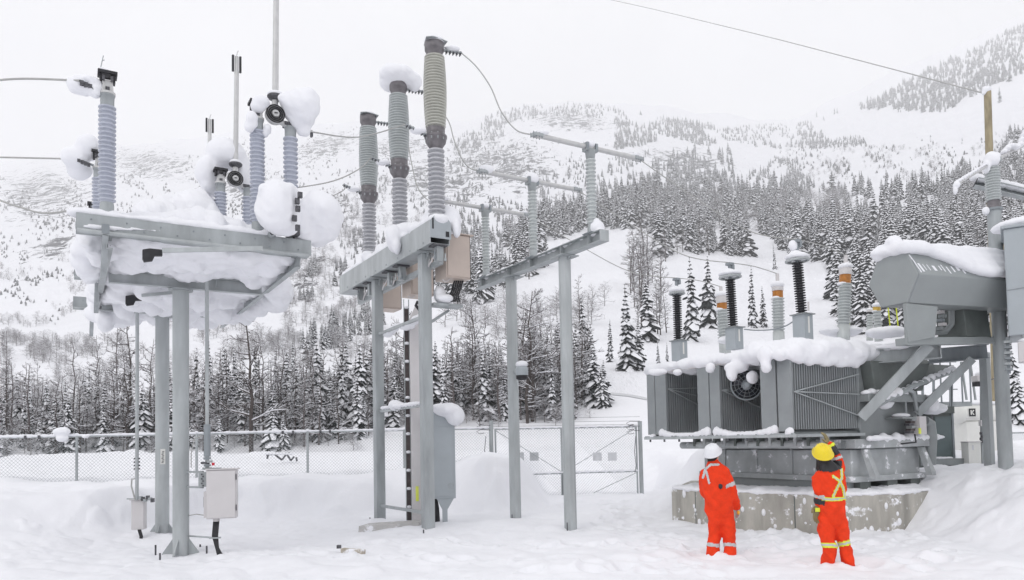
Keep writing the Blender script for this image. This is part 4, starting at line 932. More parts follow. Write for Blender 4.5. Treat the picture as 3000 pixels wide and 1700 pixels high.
m = MB(); m.lathe(fc - ax * .16, [(.275, .0), (.275, .15)], 'xfmr_dark', 32, ax, caps=False); m.lathe(fc - ax * .17, [(.272, 0), (.01, .005)], 'clear_dark', 32, ax, caps=False); m.build('shroud', fan)
m = MB(); pxball(m, 2185, 2222, 1086, 1126, 12.95, .08); fused('snow_cap', m, .015, 2, .01, 8, fan)
# snow over radiators and tank
m = MB(); r = random.Random(12)
def S(a, b, z, ra, rb, rz): m.ball(FT.w(a, b, z), (ra, rb, rz), 'snow', 10, 6, FT.axes())
for i in range(60):
    b = bE * i / 59; S(.12 + .05 * r.random(), b, ZR1 + .10, .2, .13, .09 + .04 * r.random())
for i in range(90):
    a = .15 + 1.75 * r.random(); b = -.02 + (bE) * r.random(); S(a * .9, b, ZR1 + .10, .28, .26, .12 + .06 * r.random())
for i in range(60):
    a = AF + (AB - AF) * r.random(); b = .05 + (BL - .1) * r.random(); S(a, b, 3.12, .3, .3, .13 + .07 * r.random())
for i in range(24):                 # deep drift at the near corner
    a = .05 + 1.9 * r.random(); b = -.02 + .9 * r.random(); S(a, b, ZR1 + .16, .3, .28, .2)
for i in range(20): S(.1 + .085 * i, -.01, ZR1 + .04 - .05 * r.random(), .16, .11, .13 + .05 * r.random())
pxball(m, 2217, 2265, 1010, 1070, 12.2, .14); pxball(m, 2225, 2262, 1050, 1099, 12.15, .1); pxball(m, 2262, 2310, 1020, 1060, 12.0, .14)
pxball(m, 2486, 2510, 1035, 1090, 12.95, .08); pxball(m, 2440, 2500, 1020, 1062, 12.85, .12); pxball(m, 2500, 2545, 1015, 1050, 13.2, .13)
pxball(m, 2062, 2100, 1060, 1098, 13.35, .1); pxball(m, 2120, 2200, 1060, 1092, 13.0, .12); pxball(m, 2128, 2160, 1070, 1118, 12.95, .07); pxball(m, 1895, 1960, 1078, 1105, 14.25, .12); pxball(m, 1968, 2000, 1080, 1102, 14.0, .1)
pxball(m, 2395, 2530, 955, 985, 14.4, .3); pxball(m, 2535, 2660, 958, 990, 14.4, .3); pxball(m, 2100, 2180, 985, 1010, 15.0, .25)
for i in range(34):                 # fringe of small drips over the fins
    a = .15 + 1.8 * i / 33; S(a, -.03, ZR1 - .01 - .05 * r.random(), .045, .04, .06 + .07 * r.random() ** 2)
fused('snow', m, .032, 9, .05, 3, t)
m = MB()
for k, (xa, xb) in enumerate(((1938, 2072), (2098, 2268))):
    b0, b1 = bx(xb), bx(xa)
    for i in range(14):
        u = i / 13; S(.0, b0 + (b1 - b0) * u, ZR0 - .03 + .05 * abs(2 * u - 1) ** 3, .07, .09, .06 + .05 * abs(2 * u - 1) ** 3)
S(-.02, bx(2312), ZR0 - .02, .07, .09, .09); S(-.02, bx(1912), ZR0 - .04, .07, .09, .06)
fused('snow', m, .02, 3, .02, 6, t)

# ---- bushings on the tank (white with brown tops) and smaller ones
def bushing(px, y_top, y_cap, y_brown, y_shed, y_bot, wpx, d, tilt=0, brown='brown_glaze', name='bushing', snow=True, mat='porcelain_grey'):
    p0 = P(px, y_bot, d); p1 = P(px + tilt, y_cap, d); axis = (p1 - p0); H = axis.length; k = H / (y_bot - y_cap); r0 = wpx / 2 / FPX * d
    m = MB(); zs = (y_bot - y_shed) * k; m.lathe(p0, [(r0 * .9, -.3), (r0 * .9, 0)] + shed_prof(r0 * .78, r0, 0, zs, max(5, int((y_bot - y_shed) / 8.5))), mat, 20, axis); o = m.build(name, t)
    m = MB(); zb = (y_bot - y_brown) * k; m.lathe(p0, [(r0 * .82, zs), (r0 * .82, zb)], brown, 18, axis); m.build('glazed_band', o)
    m = MB(); m.lathe(p0, [(r0 * .9, zb), (r0 * .9, H), (r0 * .3, H + .01), (r0 * .28, H + (y_cap - y_top) * k)], 'cabinet', 18, axis); m.build('cap', o)
    if snow:
        m = MB(); q = p0 + axis.normalized() * (H + .02); m.ball(q, (r0 * 1.12, r0 * 1.12, r0 * .6), 'snow'); fused('snow_cap', m, .018, 2, .015, 6, o); m = MB(); q2 = p0 + axis.normalized() * zs; m.ball(q2 + Vector((-r0 * .3, 0, 0)), (r0 * .9, r0 * .9, r0 * .35), 'snow'); fused('snow_cap', m, .018, 2, .015, 6, o)
    return p0 + axis.normalized() * (H + (y_cap - y_top) * k)
H1 = bushing(2122, 840, 866, 889, 908, 996, 37, 16.2, -9)
H2 = bushing(2281, 802, 838, 853, 874, 972, 37, 15.1, -3)
H3 = bushing(2472, 748, 784, 806, 832, 952, 40, 14.2, 5)
bushing(2371, 885, 920, 933, 948, 985, 20, 15.9, -2, 'yellow_glaze'); bushing(2572, 880, 898, 896, 912, 958, 26, 15.2, -4, 'yellow_glaze'); bushing(2548, 895, 910, 915, 922, 958, 20, 16.0, 0, 'polymer', snow=True)
m = MB(); m.fbox(FT, (AF + .55, AF + 1.15), (-.0, .55), (3.02, 3.16), 'xfmr'); m.build('turret', t, .01)
for i in (0, 1, 2):
    p = P((2606, 2630, 2488)[i], (920, 925, 925)[i], 15.2); m = MB(); m.tube([p + Vector((0, 0, -.25)), p + Vector((-.03, 0, .25))], .012, 'lime', 6); m.build('marker_rod', t)
# ---- conservator: a six-sided drum lying along the tank, on a framed stand
e = [FT.ona(px, py, 1.55) for px, py in ((2544, 836), (2572, 754), (2653, 733), (2688, 803), (2656, 887), (2581, 901))]
poly = [FT.w(*q) for q in e]; LEN = 3.6; cu = (FT.u * .985 - FT.v * .17).normalized()
m = MB(); m.prism(poly, cu * LEN, 'xfmr_clean'); cons = m.build('oil_conservator', t, .012)
m = MB(); c = sum(poly, Vector()) / 6
m.prism([c + (p - c) * 1.02 + cu * .03 for p in poly], cu * .012, 'xfmr_fin'); m.build('end_plate', cons)
for i in range(16):
    pass
m = MB(); r = random.Random(2); pr = poly[2]; pl = poly[1]; pe = poly[3]
for i in range(46):
    s_ = LEN * i / 45; q = pr + cu * s_
    for f in (0, .35, .7, 1.0): m.ball(q.lerp(pl + cu * s_, f) + Vector((0, 0, .05)), (.15, .15, .09 + .03 * r.random()), 'snow', 8, 6)
    g = min(.95, .1 + .9 * sstep(np.array([(s_ - .25) / 1.3]))[0]); 
    for f in np.linspace(0, g, 4): m.ball(q.lerp(pe + cu * s_, float(f) * .9) + Vector((.03, -.03, .06)), (.11, .11, .09), 'snow', 8, 6)
pxball(m, 2592, 2640, 690, 740, (poly[1] + poly[2]).y / 2, .16); pxball(m, 2562, 2600, 715, 765, poly[1].y, .12); pxball(m, 2556, 2590, 740, 772, poly[1].y, .08)
fused('snow_cap', m, .03, 4, .03, 4, cons)
m = MB()                           # streaks of frost clinging below the snow edge
n = (pe - pr).normalized(); nn = cu.cross(n).normalized()
if nn.z < 0: nn = -nn
for i in range(11):
    s_ = .08 + i * .105; a = pr.lerp(pe, .55 + .08 * r.random()) + cu * s_; L = (pe - pr).length * (.12 + .26 * r.random()); m.box(a + n * L * .4 + cu * (L * .12 + .05 * r.random()) + nn * .002, (.012 + .05 * r.random() ** 2, L, .006), 'snow', (cu, (n + cu * .3).normalized(), nn))
m.bar(pr.lerp(pe, .2) + nn * .004 + cu * .02, pe.lerp(pr, .08) + nn * .004 + cu * .1, .02, .01, 'snow', nn)
m.build('frost_streak', cons)
# stand
zb = FT.ona(2660, 1000, 1.7)[2]; zt = e[4][2]
def inb(px, py, b): return FT.onb(px, py, b)
BS = e[4][1] - .02
A0 = e[4][0]
pa = FT.w(A0 + .02, BS, zt); 
m = MB(); q = [P(2656, 888, pa.y), P(2748, 898, pa.y + .25), P(2740, 988, pa.y + .25), P(2662, 1004, pa.y)]; m.prism(q, FT.v * .07, 'xfmr_clean'); m.build('stand', t, .01)
m = MB(); q = [P(2823, 905, pa.y + .75), P(2893, 911, pa.y + 1.0), P(2905, 990, pa.y + 1.0), P(2834, 985, pa.y + .75)]; m.prism(q, FT.v * .5, 'xfmr_dark'); m.build('stand', t, .01)  # solid dark block paints the shaded inside of the open pedestal
m = MB(); a, c = P(2656, 1000, pa.y), P(2915, 996, pa.y + 1.05); m.bar(a + FT.v * .1, c + FT.v * .1, .2, .12, 'xfmr_clean'); m.build('stand_beam', t, .01)
m = MB(); m.tube([P(2788, 905, pa.y + .9), P(2788, 950, pa.y + .9), P(2770, 972, pa.y + .9), P(2740, 974, pa.y + .9)], .05, 'xfmr', 10)
for i in range(5): m.box(P(2755 + 6 * (i % 2), 915 + i * 12, pa.y + .8), (.09, .1, .05), ('cabinet', 'xfmr', 'galv_dark')[i % 3], FT.axes())
m.build('oil_valve', t)
# cantilever beams and braces under the conservator
d0 = 12.6
m = MB(); a, c = P(2535, 1048, 13.0), P(2752, 1030, 12.6); m.ibeam(a, c, .2, .24, .015, 'galv'); m.bar(a.lerp(c, .995), c + (c - a).normalized() * .012, .22, .25, 'galv_light'); m.build('cantilever_beam', t)
m = MB(); a, c = P(2720, 1045, 13.6), P(2892, 1030, 13.4); m.ibeam(a, c, .2, .26, .015, 'galv_dark'); m.build('cantilever_beam', t)
m = MB(); a, c = P(2892, 1030, 13.4), P(2892, 1300, 13.4); m.fbox(Fr(P(2882, 1000, 13.6), 29), (-.065, .065), (-.065, .065), (ZP - .4, a.z), 'galv'); m.build('stand_post', t)
m = MB(); m.chan(P(2722, 1012, 12.45), P(2522, 1225, 12.75), .1, .17, .012, 'galv'); m.build('brace', t)
m = MB(); m.chan(P(2848, 1052, 13.2), P(2686, 1214, 13.5), .1, .14, .012, 'galv'); m.build('brace', t)
m = MB(); m.chan(P(2660, 1075, 13.3), P(2690, 1208, 13.5), .07, .12, .01, 'galv'); m.build('brace', t)
m = MB(); m.tube([P(2545, 1198, 12.9), P(2660, 1142, 13.1), P(2676, 1150, 13.2), P(2684, 1200, 13.4)], .04, 'galv', 8); m.build('brace', t)
m = MB(); m.tube([P(2560, 1195, 12.85), P(2665, 1135, 13.15), P(2800, 1085, 13.9)], .045, 'galv', 8); m.build('brace', t)
m = MB(); m.lathe(P(2664, 1090, 14.1) - FT.u * .1, [(.26, 0), (.26, .5)], 'xfmr_dark', 20, FT.u); m.fbox(Fr(P(2700, 1080, 14.6), 29), (0, 1.1), (0, .3), (P(2700, 1090, 14.6).z, P(2700, 1066, 14.6).z), 'xfmr_dark'); m.build('oil_pipe', t)
m = MB(); r = random.Random(9)
for i in range(14): u = i / 13; p = P(2580, 1180, 12.85).lerp(P(2790, 1088, 13.8), u); m.ball(p + Vector((0, 0, .05)), (.08, .08, .045 + .04 * r.random()), 'snow', 8, 6)
pxball(m, 2690, 2745, 1158, 1215, 13.8, .25); pxball(m, 2690, 2770, 1180, 1215, 14.2, .3); pxball(m, 2560, 2620, 1150, 1200, 13.2, .1)
for i in range(12): p = P(2556, 1022, 13.0).lerp(P(2650, 1012, 12.7), i / 11); m.ball(p, (.1, .1, .04 + .04 * r.random()), 'snow', 8, 6)
fused('snow', m, .025, 3, .02, 5, t)

# ---- three black arresters on the radiator side
ARR = []
AL = ('slender black arrester with snowy ring, leftmost and lowest over the radiators', 'slender black arrester with snowy ring, middle one over the radiators', 'slender black arrester with snowy ring, tallest and nearest of the three over the radiators')
for k, (px, yt, yr0, yr1, yb, ybr, x2) in enumerate(((1983, 815, 836, 866, 1000, 1046, 1991), (2139, 770, 786, 820, 962, 1010, 2152), (2336, 702, 738, 770, 924, 986, 2353))):
    d = FT.w(*FT.ona(px, 1000, 1.15)).y
    p0 = P(x2 - 4, yb, d); p1 = P(px, yr1, d); axis = p1 - p0; H = axis.length
    t = thing('surge_arrester', AL[k], 'surge arrester', P(x2, ybr, d), 'surge arresters over the radiators')
    m = MB(); m.lathe(p0, shed_prof(.055, .098, 0, H, 21), 'polymer', 18, axis); m.build('sheds', t)
    m = MB(); fr = Fr(P(x2, ybr, d), 29); z0, z1 = P(x2, ybr, d).z - .1, P(x2, yb, d).z
    m.fbox(fr, (-.11, .11), (-.13, .13), (z0, z1), 'cabinet_grey'); m.fbox(fr, (-.15, .15), (-.16, .16), (z1 + .001, z1 + .02), 'xfmr'); m.fbox(fr, (-.02, .02), (-.136, -.131), (z0 + .15, z1 - .04), 'white_paint'); m.build('bracket', t)
    R_ = (22, 31, 33)[k] / FPX * d; c = P(px, (yr0 + yr1) / 2 + 7, d); m = MB(); m.torus(c - axis.normalized() * .02, R_ * .97, .024, 'galv_light', axis, 30, 8)
    for i in range(3): a = i * 2.09; m.tube([c, c + Vector((math.cos(a) * R_, math.sin(a) * R_, 0))], .012, 'galv', 5)
    m.build('grading_ring', t)
    m = MB(); zt = P(px, yt, d).z; m.tube([p1, (p1.x, p1.y, zt)], .035, 'galv_dark', 10); m.box((p1.x, p1.y, zt - .03), (.12, .12, .05), 'galv_dark', FT.axes()); m.box((p1.x + .05, p1.y, zt - .09), (.05, .08, .1), 'galv_dark', FT.axes()); m.build('terminal', t)
    m = MB(); m.ball(c + Vector((0, 0, .05)), (R_ * 1.12, R_ * 1.12, .07), 'snow', 16, 8); m.ball(c + Vector((-.03, 0, .08)), (R_ * .65, R_ * .65, .08), 'snow'); 
    fused('snow_cap', m, .018, 2, .015, 6, t)
    if k == 2: m = MB(); m.ball(Vector((p1.x - .06, p1.y, zt - .1)), (.08, .08, .1), 'snow'); fused('snow_cap', m, .018, 2, .02, 6, t)
    ARR.append(Vector((p1.x, p1.y, zt)))
HV = (H1, H2, H3)
for k in range(3):
    b = BUS[2 - k][1]; a = ARR[k]
    wire('conductor', [b, b.lerp(a, .33) + Vector((0, 0, -.18)), b.lerp(a, .7) + Vector((0, 0, -.3)), a], ('slack wire from the far bus tube to the leftmost arrester', 'slack wire from the middle bus tube to the middle arrester', 'slack wire from the near bus tube down to the tallest arrester')[k], r=.010)
    h = HV[k]; wire('conductor', [a, a.lerp(h, .5) + Vector((0, 0, .04)), h], ('short wire from the leftmost arrester to its bushing', 'short wire from the middle arrester to its bushing', 'short wire from the tallest arrester to the near bushing')[k], r=.009)
wire('earth_cable', [P(2180, 965, 14.3), P(2215, 968, 14.3), P(2260, 966, 14.0), P(2300, 956, 13.7), P(2330, 938, 13.4)], 'grey cable sagging between the middle and tallest arrester brackets', r=.012, mat='galv_dark')

# ================================================================== right edge
t = thing('insulator_pole', 'thick galvanized pole at the right with a grey insulator on its head', 'pole', P(2945, 1400, 13.0))
p0 = P(2948, 1400, 13.0); p1 = P(2912, 615, 13.0)
m = MB(); m.tube([p0 - Vector((0, 0, 1.2)), p1], [.118, .112], 'galv', 24); m.lathe(p1 - Vector((0, 0, .02)), [(.14, 0), (.14, .04)], 'galv_dark', 20)
for i in range(4):
    m.box(P(2941, 795 + i * 14, 12.87), (.03, .012, .03), 'cabinet')
m.build('post', t)
m = MB(); m.lathe(p1, [(.12, .02), (.12, .05), (.1, .06), (.1, .16)], 'cap_dark', 18); m.build('foot', t)
zt = P(2908, 492, 13.0).z; m = MB(); m.lathe(p1, shed_prof(.09, .125, .14, zt - p1.z, 13), 'porcelain_grey', 20); ins = m.build('insulator', t)
m = MB(); m.lathe(p1, [(.09, zt - p1.z), (.1, zt - p1.z + .12), (.07, zt - p1.z + .14)], 'galv', 16); 
for i in range(5): m.box(p1 + Vector((-.06 + .04 * i, -.05, zt - p1.z + .13 + .02 * (i % 2))), (.04, .08, .07), 'galv')
m.build('clamp', t)
m = MB(); pxball(m, 2884, 2925, 445, 492, 12.95, .15); pxball(m, 2878, 2900, 465, 512, 12.95, .1); pxball(m, 2885, 2930, 448, 470, 13, .12); fused('snow_cap', m, .02, 3, .02, 5, t); m = MB(); pxball(m, 2878, 2898, 605, 630, 12.92, .06); fused('snow_cap', m, .016, 2, .02, 5, t)
tt = thing('bus_tube', 'snow-coated pale bus tube running through the insulator pole head to the right edge', 'bus tube', P(2908, 480, 13.0))
m = MB(); m.tube([P(2798, 545, 12.2), P(2803, 540, 12.25), P(2905, 478, 13.0), P(2950, 450, 13.3), P(3060, 400, 13.8)], .024, 'aluminium', 10); m.build('tube', tt)
m = MB()
for i in range(16): u = i / 15; m.ball(P(2803, 538, 12.25).lerp(P(2900, 478, 12.95), u) + Vector((0, 0, .025)), (.05, .035, .024), 'snow', 8, 6)
pxball(m, 2792, 2812, 533, 553, 12.2, .07); pxball(m, 2793, 2804, 545, 572, 12.2, .05)
for p in ((2940, 446, 8), (2950, 436, 9), (2958, 428, 10), (2968, 428, 10), (2978, 432, 10), (2988, 424, 10), (2994, 410, 9), (2998, 396, 9), (3006, 384, 9)): pxball(m, p[0] - p[2], p[0] + p[2], p[1] - p[2] * .7, p[1] + p[2] * .7, 13.3, .08)
fused('snow_cap', m, .016, 3, .015, 6, tt)
t = thing('cross_arm', 'galvanized beam with an open end behind the insulator pole, snow on top', 'steel beam', P(2870, 540, 14.5))
m = MB(); a, c = P(2858, 536, 13.6), P(3080, 588, 13.2); m.chan(a, c, .2, .16, .015, 'galv', 1); m.bar(a - (c - a).normalized() * .01, a, .17, .12, 'black'); m.build('beam', t)  # black plate paints the shaded hollow of the open beam end
m = MB(); r = random.Random(6)
for i in range(24): m.ball(a.lerp(c, i / 23) + Vector((0, 0, .1)), (.1, .1, .05 + .03 * r.random()), 'snow', 8, 6)
m.build('snow_cap', t)
m = MB(); z0 = P(2960, 590, 14.5).z; m.tube([a.lerp(c, .55), P(2965, 700, 14.6)], .0, 'galv', 4) if False else m.lathe(Vector((a.lerp(c, .9).x, a.lerp(c, .9).y, 0)), [(.1, -.2), (.1, a.lerp(c, .9).z)], 'galv', 12); m.build('post', t)
p0 = P(2925, 1400, 19.0); p1 = P(2893, 268, 19.0)
t = thing('utility_pole', 'weathered wooden utility pole rising behind the insulator pole, snow on its tip', 'utility pole', Vector((p0.x, p0.y, 0)))
m = MB(); m.tube([Vector((p0.x, p0.y, -.3)), p1], [.118, .085], 'wood', 14); m.build('pole', t)
m = MB(); m.ball(p1 + Vector((-.02, 0, .04)), (.115, .11, .10), 'snow'); m.ball(p1 + Vector((-.10, 0, -.05)), (.06, .06, .06), 'snow'); fused('snow_cap', m, .02, 2, .02, 5, t)
m = MB(); q = P(2938, 722, 19); m.box(q, (.12, .2, .7), 'wood'); m.build('brace', t)
far = P(1790, 0, 60); wire('overhead_wire', [p1 + Vector((-.1, 0, -.05)), P(2500, 173, 28), P(2150, 84, 38), far, P(1400, -80, 90)], 'long thin overhead wire crossing the white sky down to the wooden pole', r=.017, mat='wire')
t = thing('grey_tank', 'tall pale grey steel tank cut off by the right edge, deep snow on its lid', 'tank', P(2990, 1200, 12.0))
FX = Fr(P(2946, 900, 12.0), -34); z0, z1 = P(2960, 985, 12).z, P(2960, 672, 12).z
m = MB(); m.fbox(FX, (.02, 1.3), (0, 1.2), (z0, z1), 'cabinet_grey'); m.build('shell', t, .02)
m = MB(); m.fbox(FX, (-.02, 1.35), (-.04, 1.24), (z1 + .001, z1 + .05), 'cabinet_grey'); m.build('lid', t, .01)
m = MB(); m.bar(FX.w(.02, -.004, P(2950, 852, 12).z), FX.w(.5, -.004, P(2995, 842, 11.9).z), .008, .012, 'galv_dark'); m.build('seam', t)
m = MB()
for i in range(12): m.ball(FX.w(.1 + .1 * i, .3, z1 + .1), (.22, .4, .1 + .08 * min(1, i / 4)), 'snow', 10, 6)
fused('snow_cap', m, .03, 4, .02, 4, t)
m = MB(); z2, z3 = P(2980, 1062, 11.9).z, P(2980, 1004, 11.9).z; m.fbox(FX, (.14, .5), (-.1, .25), (z2, z3), 'cabinet'); m.fbox(FX, (.2, .45), (.0, .2), (z3, z0), 'galv'); m.build('junction_box', t, .008)
m = MB(); m.ball(FX.w(.3, .05, z3 + .02), (.17, .17, .06), 'snow'); m.build('snow', t)
m = MB()
for i in range(6): m.fbox(FX, (-.05, .06), (.1, .3), (z0 - .55 + i * .09, z0 - .51 + i * .09), ('galv_dark', 'galv')[i % 2])
m.fbox(FX, (-.02, .03), (.15, .25), (z0 - .6, z0), 'galv_dark'); m.build('stub', t)
for q_ in ((.7, .3), (.7, .9), (1.15, .3), (1.15, .9)): m = MB(); m.fbox(FX, (q_[0], q_[0] + .1), (q_[1], q_[1] + .1), (-.2, z0), 'galv'); m.build('leg', t)

# ---- stair tower, dark kiosk, marked white tank, small cabinet behind the transformer
t = thing('stair_tower', 'grey steel access platform with thin rails and a ladder behind the transformer', 'access platform', P(2760, 1420, 16.5))
FSx = Fr(P(2735, 1180, 16.5), 8)
z0, z1 = P(2780, 1180, 16.5).z, P(2780, 1060, 16.5).z
m = MB(); m.fbox(FSx, (.0, .95), (0, .9), (z0 - .08, z0 + .02), 'galv'); m.build('deck', t)
m = MB()
for x in (.02, .2, .45, .72, .93):
    m.bar(FSx.w(x, 0, z0), FSx.w(x, 0, z1), .025, .025, 'galv_dark')
for z in (z0 + .3, z0 + .62, z1): m.bar(FSx.w(.0, .0, z), FSx.w(.6, .0, z), .025, .025, 'galv')
m.build('railing', t)
m = MB(); 
for x in (2703, 2735, 2785, 2788): m.bar(P(x, 1425, 16.4), P(x, 1080, 16.4), .04, .04, 'galv_dark')
for yy in (1272, 1230): m.bar(P(2700, yy, 16.4), P(2735, yy, 16.4), .02, .02, 'galv')
m.build('leg', t)
m = MB(); m.bar(P(2816, 1060, 16.2), P(2832, 1172, 16.2), .04, .03, 'galv'); m.bar(P(2842, 1060, 16.2), P(2858, 1172, 16.2), .04, .03, 'galv'); m.build('handrail', t)
t = thing('dark_kiosk', 'dark grey-green cabinet with a tall door and side step beside the marked white tank', 'electrical cabinet', P(2770, 1415, 15.6))
FKx = Fr(P(2738, 1300, 15.5), 10); zt, zb = P(2765, 1212, 15.5).z, P(2765, 1412, 15.5).z
m = MB(); m.fbox(FKx, (0, .42), (0, .7), (zb, zt), 'xfmr_dark'); m.fbox(FKx, (.421, .47), (-.02, .7), (zb - .02, zt + .1), 'galv_dark'); m.fbox(FKx, (-.22, .47), (-.05, .75), (zt + .001, zt + .15), 'xfmr_dark'); m.build('box', t, .008)
m = MB(); m.fbox(FKx, (.02, .40), (-.02, -.001), (P(2765, 1345, 15.5).z, zt - .06), 'green_door'); m.build('door', t, .005)
m = MB(); m.fbox(FKx, (-.36, .46), (-.25, -.021), (P(2740, 1363, 15.5).z, P(2740, 1344, 15.5).z), 'xfmr'); m.bar(FKx.w(-.2, -.2, zb - .1), FKx.w(-.2, -.2, zt + .2), .025, .025, 'bracket'); m.build('step', t)
m = MB(); z = P(2740, 1342, 15.5).z
for i in range(6): m.ball(FKx.w(-.3 + .1 * i, -.15, z), (.09, .1, .03), 'snow', 8, 6)
for i in range(6): m.ball(FKx.w(-.15 + .1 * i, .2, zt + .16), (.12, .2, .07 - .006 * i), 'snow', 8, 6)
m.ball(FKx.w(.08, -.06, zb + .1), (.08, .05, .07), 'snow', 8, 6); fused('snow_cap', m, .025, 3, .015, 5, t)
t = thing('white_tank', 'white horizontal tank end with a small black square mark, under the access platform', 'tank', P(2830, 1232, 17.5))
c = P(2840, 1212, 18.2); FW = Fr(c, 14)
m = MB(); m.lathe(FW.w(-.45, 0, c.z), [(.05, 0), (.2, .03), (.25, .1), (.25, 1.4), (.2, 1.5), (.05, 1.53)], 'white_paint', 24, FW.u); m.build('shell', t)
m = MB(); m.fbox(FW, (-.3, .8), (-.2, .2), (.4, c.z - .2), 'white_paint'); m.build('saddle', t)
q = FW.w(-.18, -.262, c.z + .02); s_ = .095
m = MB(); m.box(q, (s_ * 2, .006, s_ * 2), 'black', FW.axes()); mk = m.build('emblem', t)
m = MB(); o_ = q - FW.v * .005; up = Vector((0, 0, 1)); W = lambda x, z: o_ + FW.u * (x * s_) + up * (z * s_)
m.prism([W(-.6, -.6), W(-.25, -.6), W(-.25, .6), W(-.6, .6)], FW.v * -.003, 'white_paint'); m.prism([W(.15, .6), W(.6, .6), W(.05, 0), W(-.2, 0)], FW.v * -.003, 'white_paint'); m.prism([W(.15, -.6), W(-.2, -.02), W(.05, -.02), W(.6, -.6)], FW.v * -.003, 'white_paint'); m.build('mark', mk)
m = MB()
for i in range(11): m.box(FW.w(-.36 + i * .036, -.262, c.z - .13), (.022, .006, .022), 'cabinet', FW.axes())
m.build('lettering', t)
m = MB(); m.ball(FW.w(.3, 0, c.z + .25), (.7, .22, .06), 'snow', 12, 6, FW.axes()); m.build('snow_cap', t)
t = thing('small_cabinet', 'small white wall cabinet on a thin post with a black-lensed yard light above it', 'electrical cabinet', P(2862, 1370, 15.2))
FS2 = Fr(P(2838, 1330, 15.2), 8); z0, z1 = P(2855, 1366, 15.2).z, P(2855, 1296, 15.2).z
m = MB(); m.fbox(FS2, (0, .28), (0, .2), (z0, z1), 'white_paint'); m.fbox(FS2, (-.015, .3), (-.02, .21), (z1 + .001, z1 + .018), 'cabinet'); m.fbox(FS2, (.08, .12), (-.005, -.001), (z1 - .16, z1 - .06), 'sign_grey'); m.build('box', t, .005)
m = MB(); m.bar(P(2879, 1380, 15.3), P(2877, 1128, 15.3), .06, .06, 'galv'); m.box(P(2879, 1240, 15.2), (.12, .08, .12), 'cabinet')
for i in range(4): m.box(P(2877 + (i % 2) * 5, 1270 + i * 8, 15.25), (.07, .06, .05), 'bracket')
m.build('post', t)
m = MB(); q = P(2871, 1117, 15.1); m.box(q + Vector((0, 0, .05)), (.24, .2, .12), 'cabinet'); m.bar(q, P(2915, 1110, 15.1), .02, .02, 'bracket'); m.build('lamp_head', t, .01)
m = MB(); m.box(q + Vector((0, 0, -.06)), (.22, .18, .09), 'black'); m.build('lens', t)
m = MB(); m.ball(q + Vector((.03, 0, .13)), (.12, .1, .07), 'snow'); m.build('snow_cap', t)
# ================================================================== people
def limb(m, pts, mat='orange', seg=14):
    """tapered, rounded chain of (point, rx, ry, side-vector)"""
    n = len(pts); vs = []; 
    for i, (p, rx, ry, sv) in enumerate(pts):
        p = Vector(p); d = (Vector(pts[min(i + 1, n - 1)][0]) - Vector(pts[max(i - 1, 0)][0])).normalized()
        s = (sv - d * sv.dot(d)).normalized(); o = d.cross(s)
        for k in range(seg):
            a = 2 * PI * k / seg; vs.append(p + s * (rx * math.cos(a)) + o * (ry * math.sin(a)))
    fs = [(i * seg + k, i * seg + (k + 1) % seg, (i + 1) * seg + (k + 1) % seg, (i + 1) * seg + k) for i in range(n - 1) for k in range(seg)]
    fs += [tuple(range(seg))[::-1], tuple(range((n - 1) * seg, n * seg))]
    m.add(vs, fs, mat, True)
    for p, rx, ry, sv in (pts[0], pts[-1]): m.ball(p, min(rx, ry) * .98, mat, 10, 8)
def hand(name, parent, wrist, tip, side, mat, scale=1., curl=.5, cuff=None):
    """glove: palm, four bent fingers of unequal length, thumb off the side"""
    w = Vector(wrist); d = (Vector(tip) - w).normalized(); s = (side - d * side.dot(d)).normalized(); nrm = d.cross(s)
    m = MB(); k = scale
    limb(m, [(w, .030 * k, .024 * k, s), (w + d * .04 * k, .040 * k, .024 * k, s), (w + d * .09 * k, .044 * k, .021 * k, s), (w + d * .105 * k, .042 * k, .018 * k, s)], mat, 10)
    for i, (off, L) in enumerate(((-.032, .062), (-.011, .075), (.011, .07), (.031, .055))):
        b = w + d * .100 * k + s * off * k; c = b + (d + nrm * curl * .35) .normalized() * L * .45 * k; e = c + (d + nrm * curl * 1.1).normalized() * L * .35 * k; f = e + (d + nrm * curl * 2.).normalized() * L * .28 * k
        limb(m, [(b, .0105 * k, .0105 * k, s), (c, .0105 * k, .0105 * k, s), (e, .0095 * k, .0095 * k, s), (f, .008 * k, .008 * k, s)], mat, 8)
    b = w + d * .03 * k - s * .036 * k; c = b + (d * .6 - s * .7 + nrm * .2).normalized() * .04 * k; e = c + (d * .9 - s * .3 + nrm * .4).normalized() * .034 * k
    limb(m, [(b, .014 * k, .014 * k, nrm), (c, .0125 * k, .0125 * k, nrm), (e, .010 * k, .010 * k, nrm)], mat, 8)
    return fused(name, m, .0055, 2, 0, 1, parent, mat)
def shell(body, name, pred, off, mat, parent=None, thick=True):
    """a strip of cloth laid on the body: the faces whose centre passes pred, lifted by off"""
    me = body.data; M = world_of(body); bm = bmesh.new(); bm.from_mesh(me); bm.normal_update()
    kill = [f for f in bm.faces if not pred(M @ f.calc_center_median())]
    bmesh.ops.delete(bm, geom=kill, context='FACES')
    for v in bm.verts: v.co += v.normal * off
    n = bpy.data.meshes.new(name); bm.to_mesh(n); bm.free(); n.materials.clear(); n.materials.append(MATS[mat])
    for p in n.polygons: p.use_smooth = True; p.material_index = 0
    o = bpy.data.objects.new(name, n); col.objects.link(o); o.parent = body
    return o
def seg_dist(p, a, b):
    ab = b - a; t = max(0, min(1, (p - a).dot(ab) / ab.length_squared)); return (p - (a + ab * t)).length
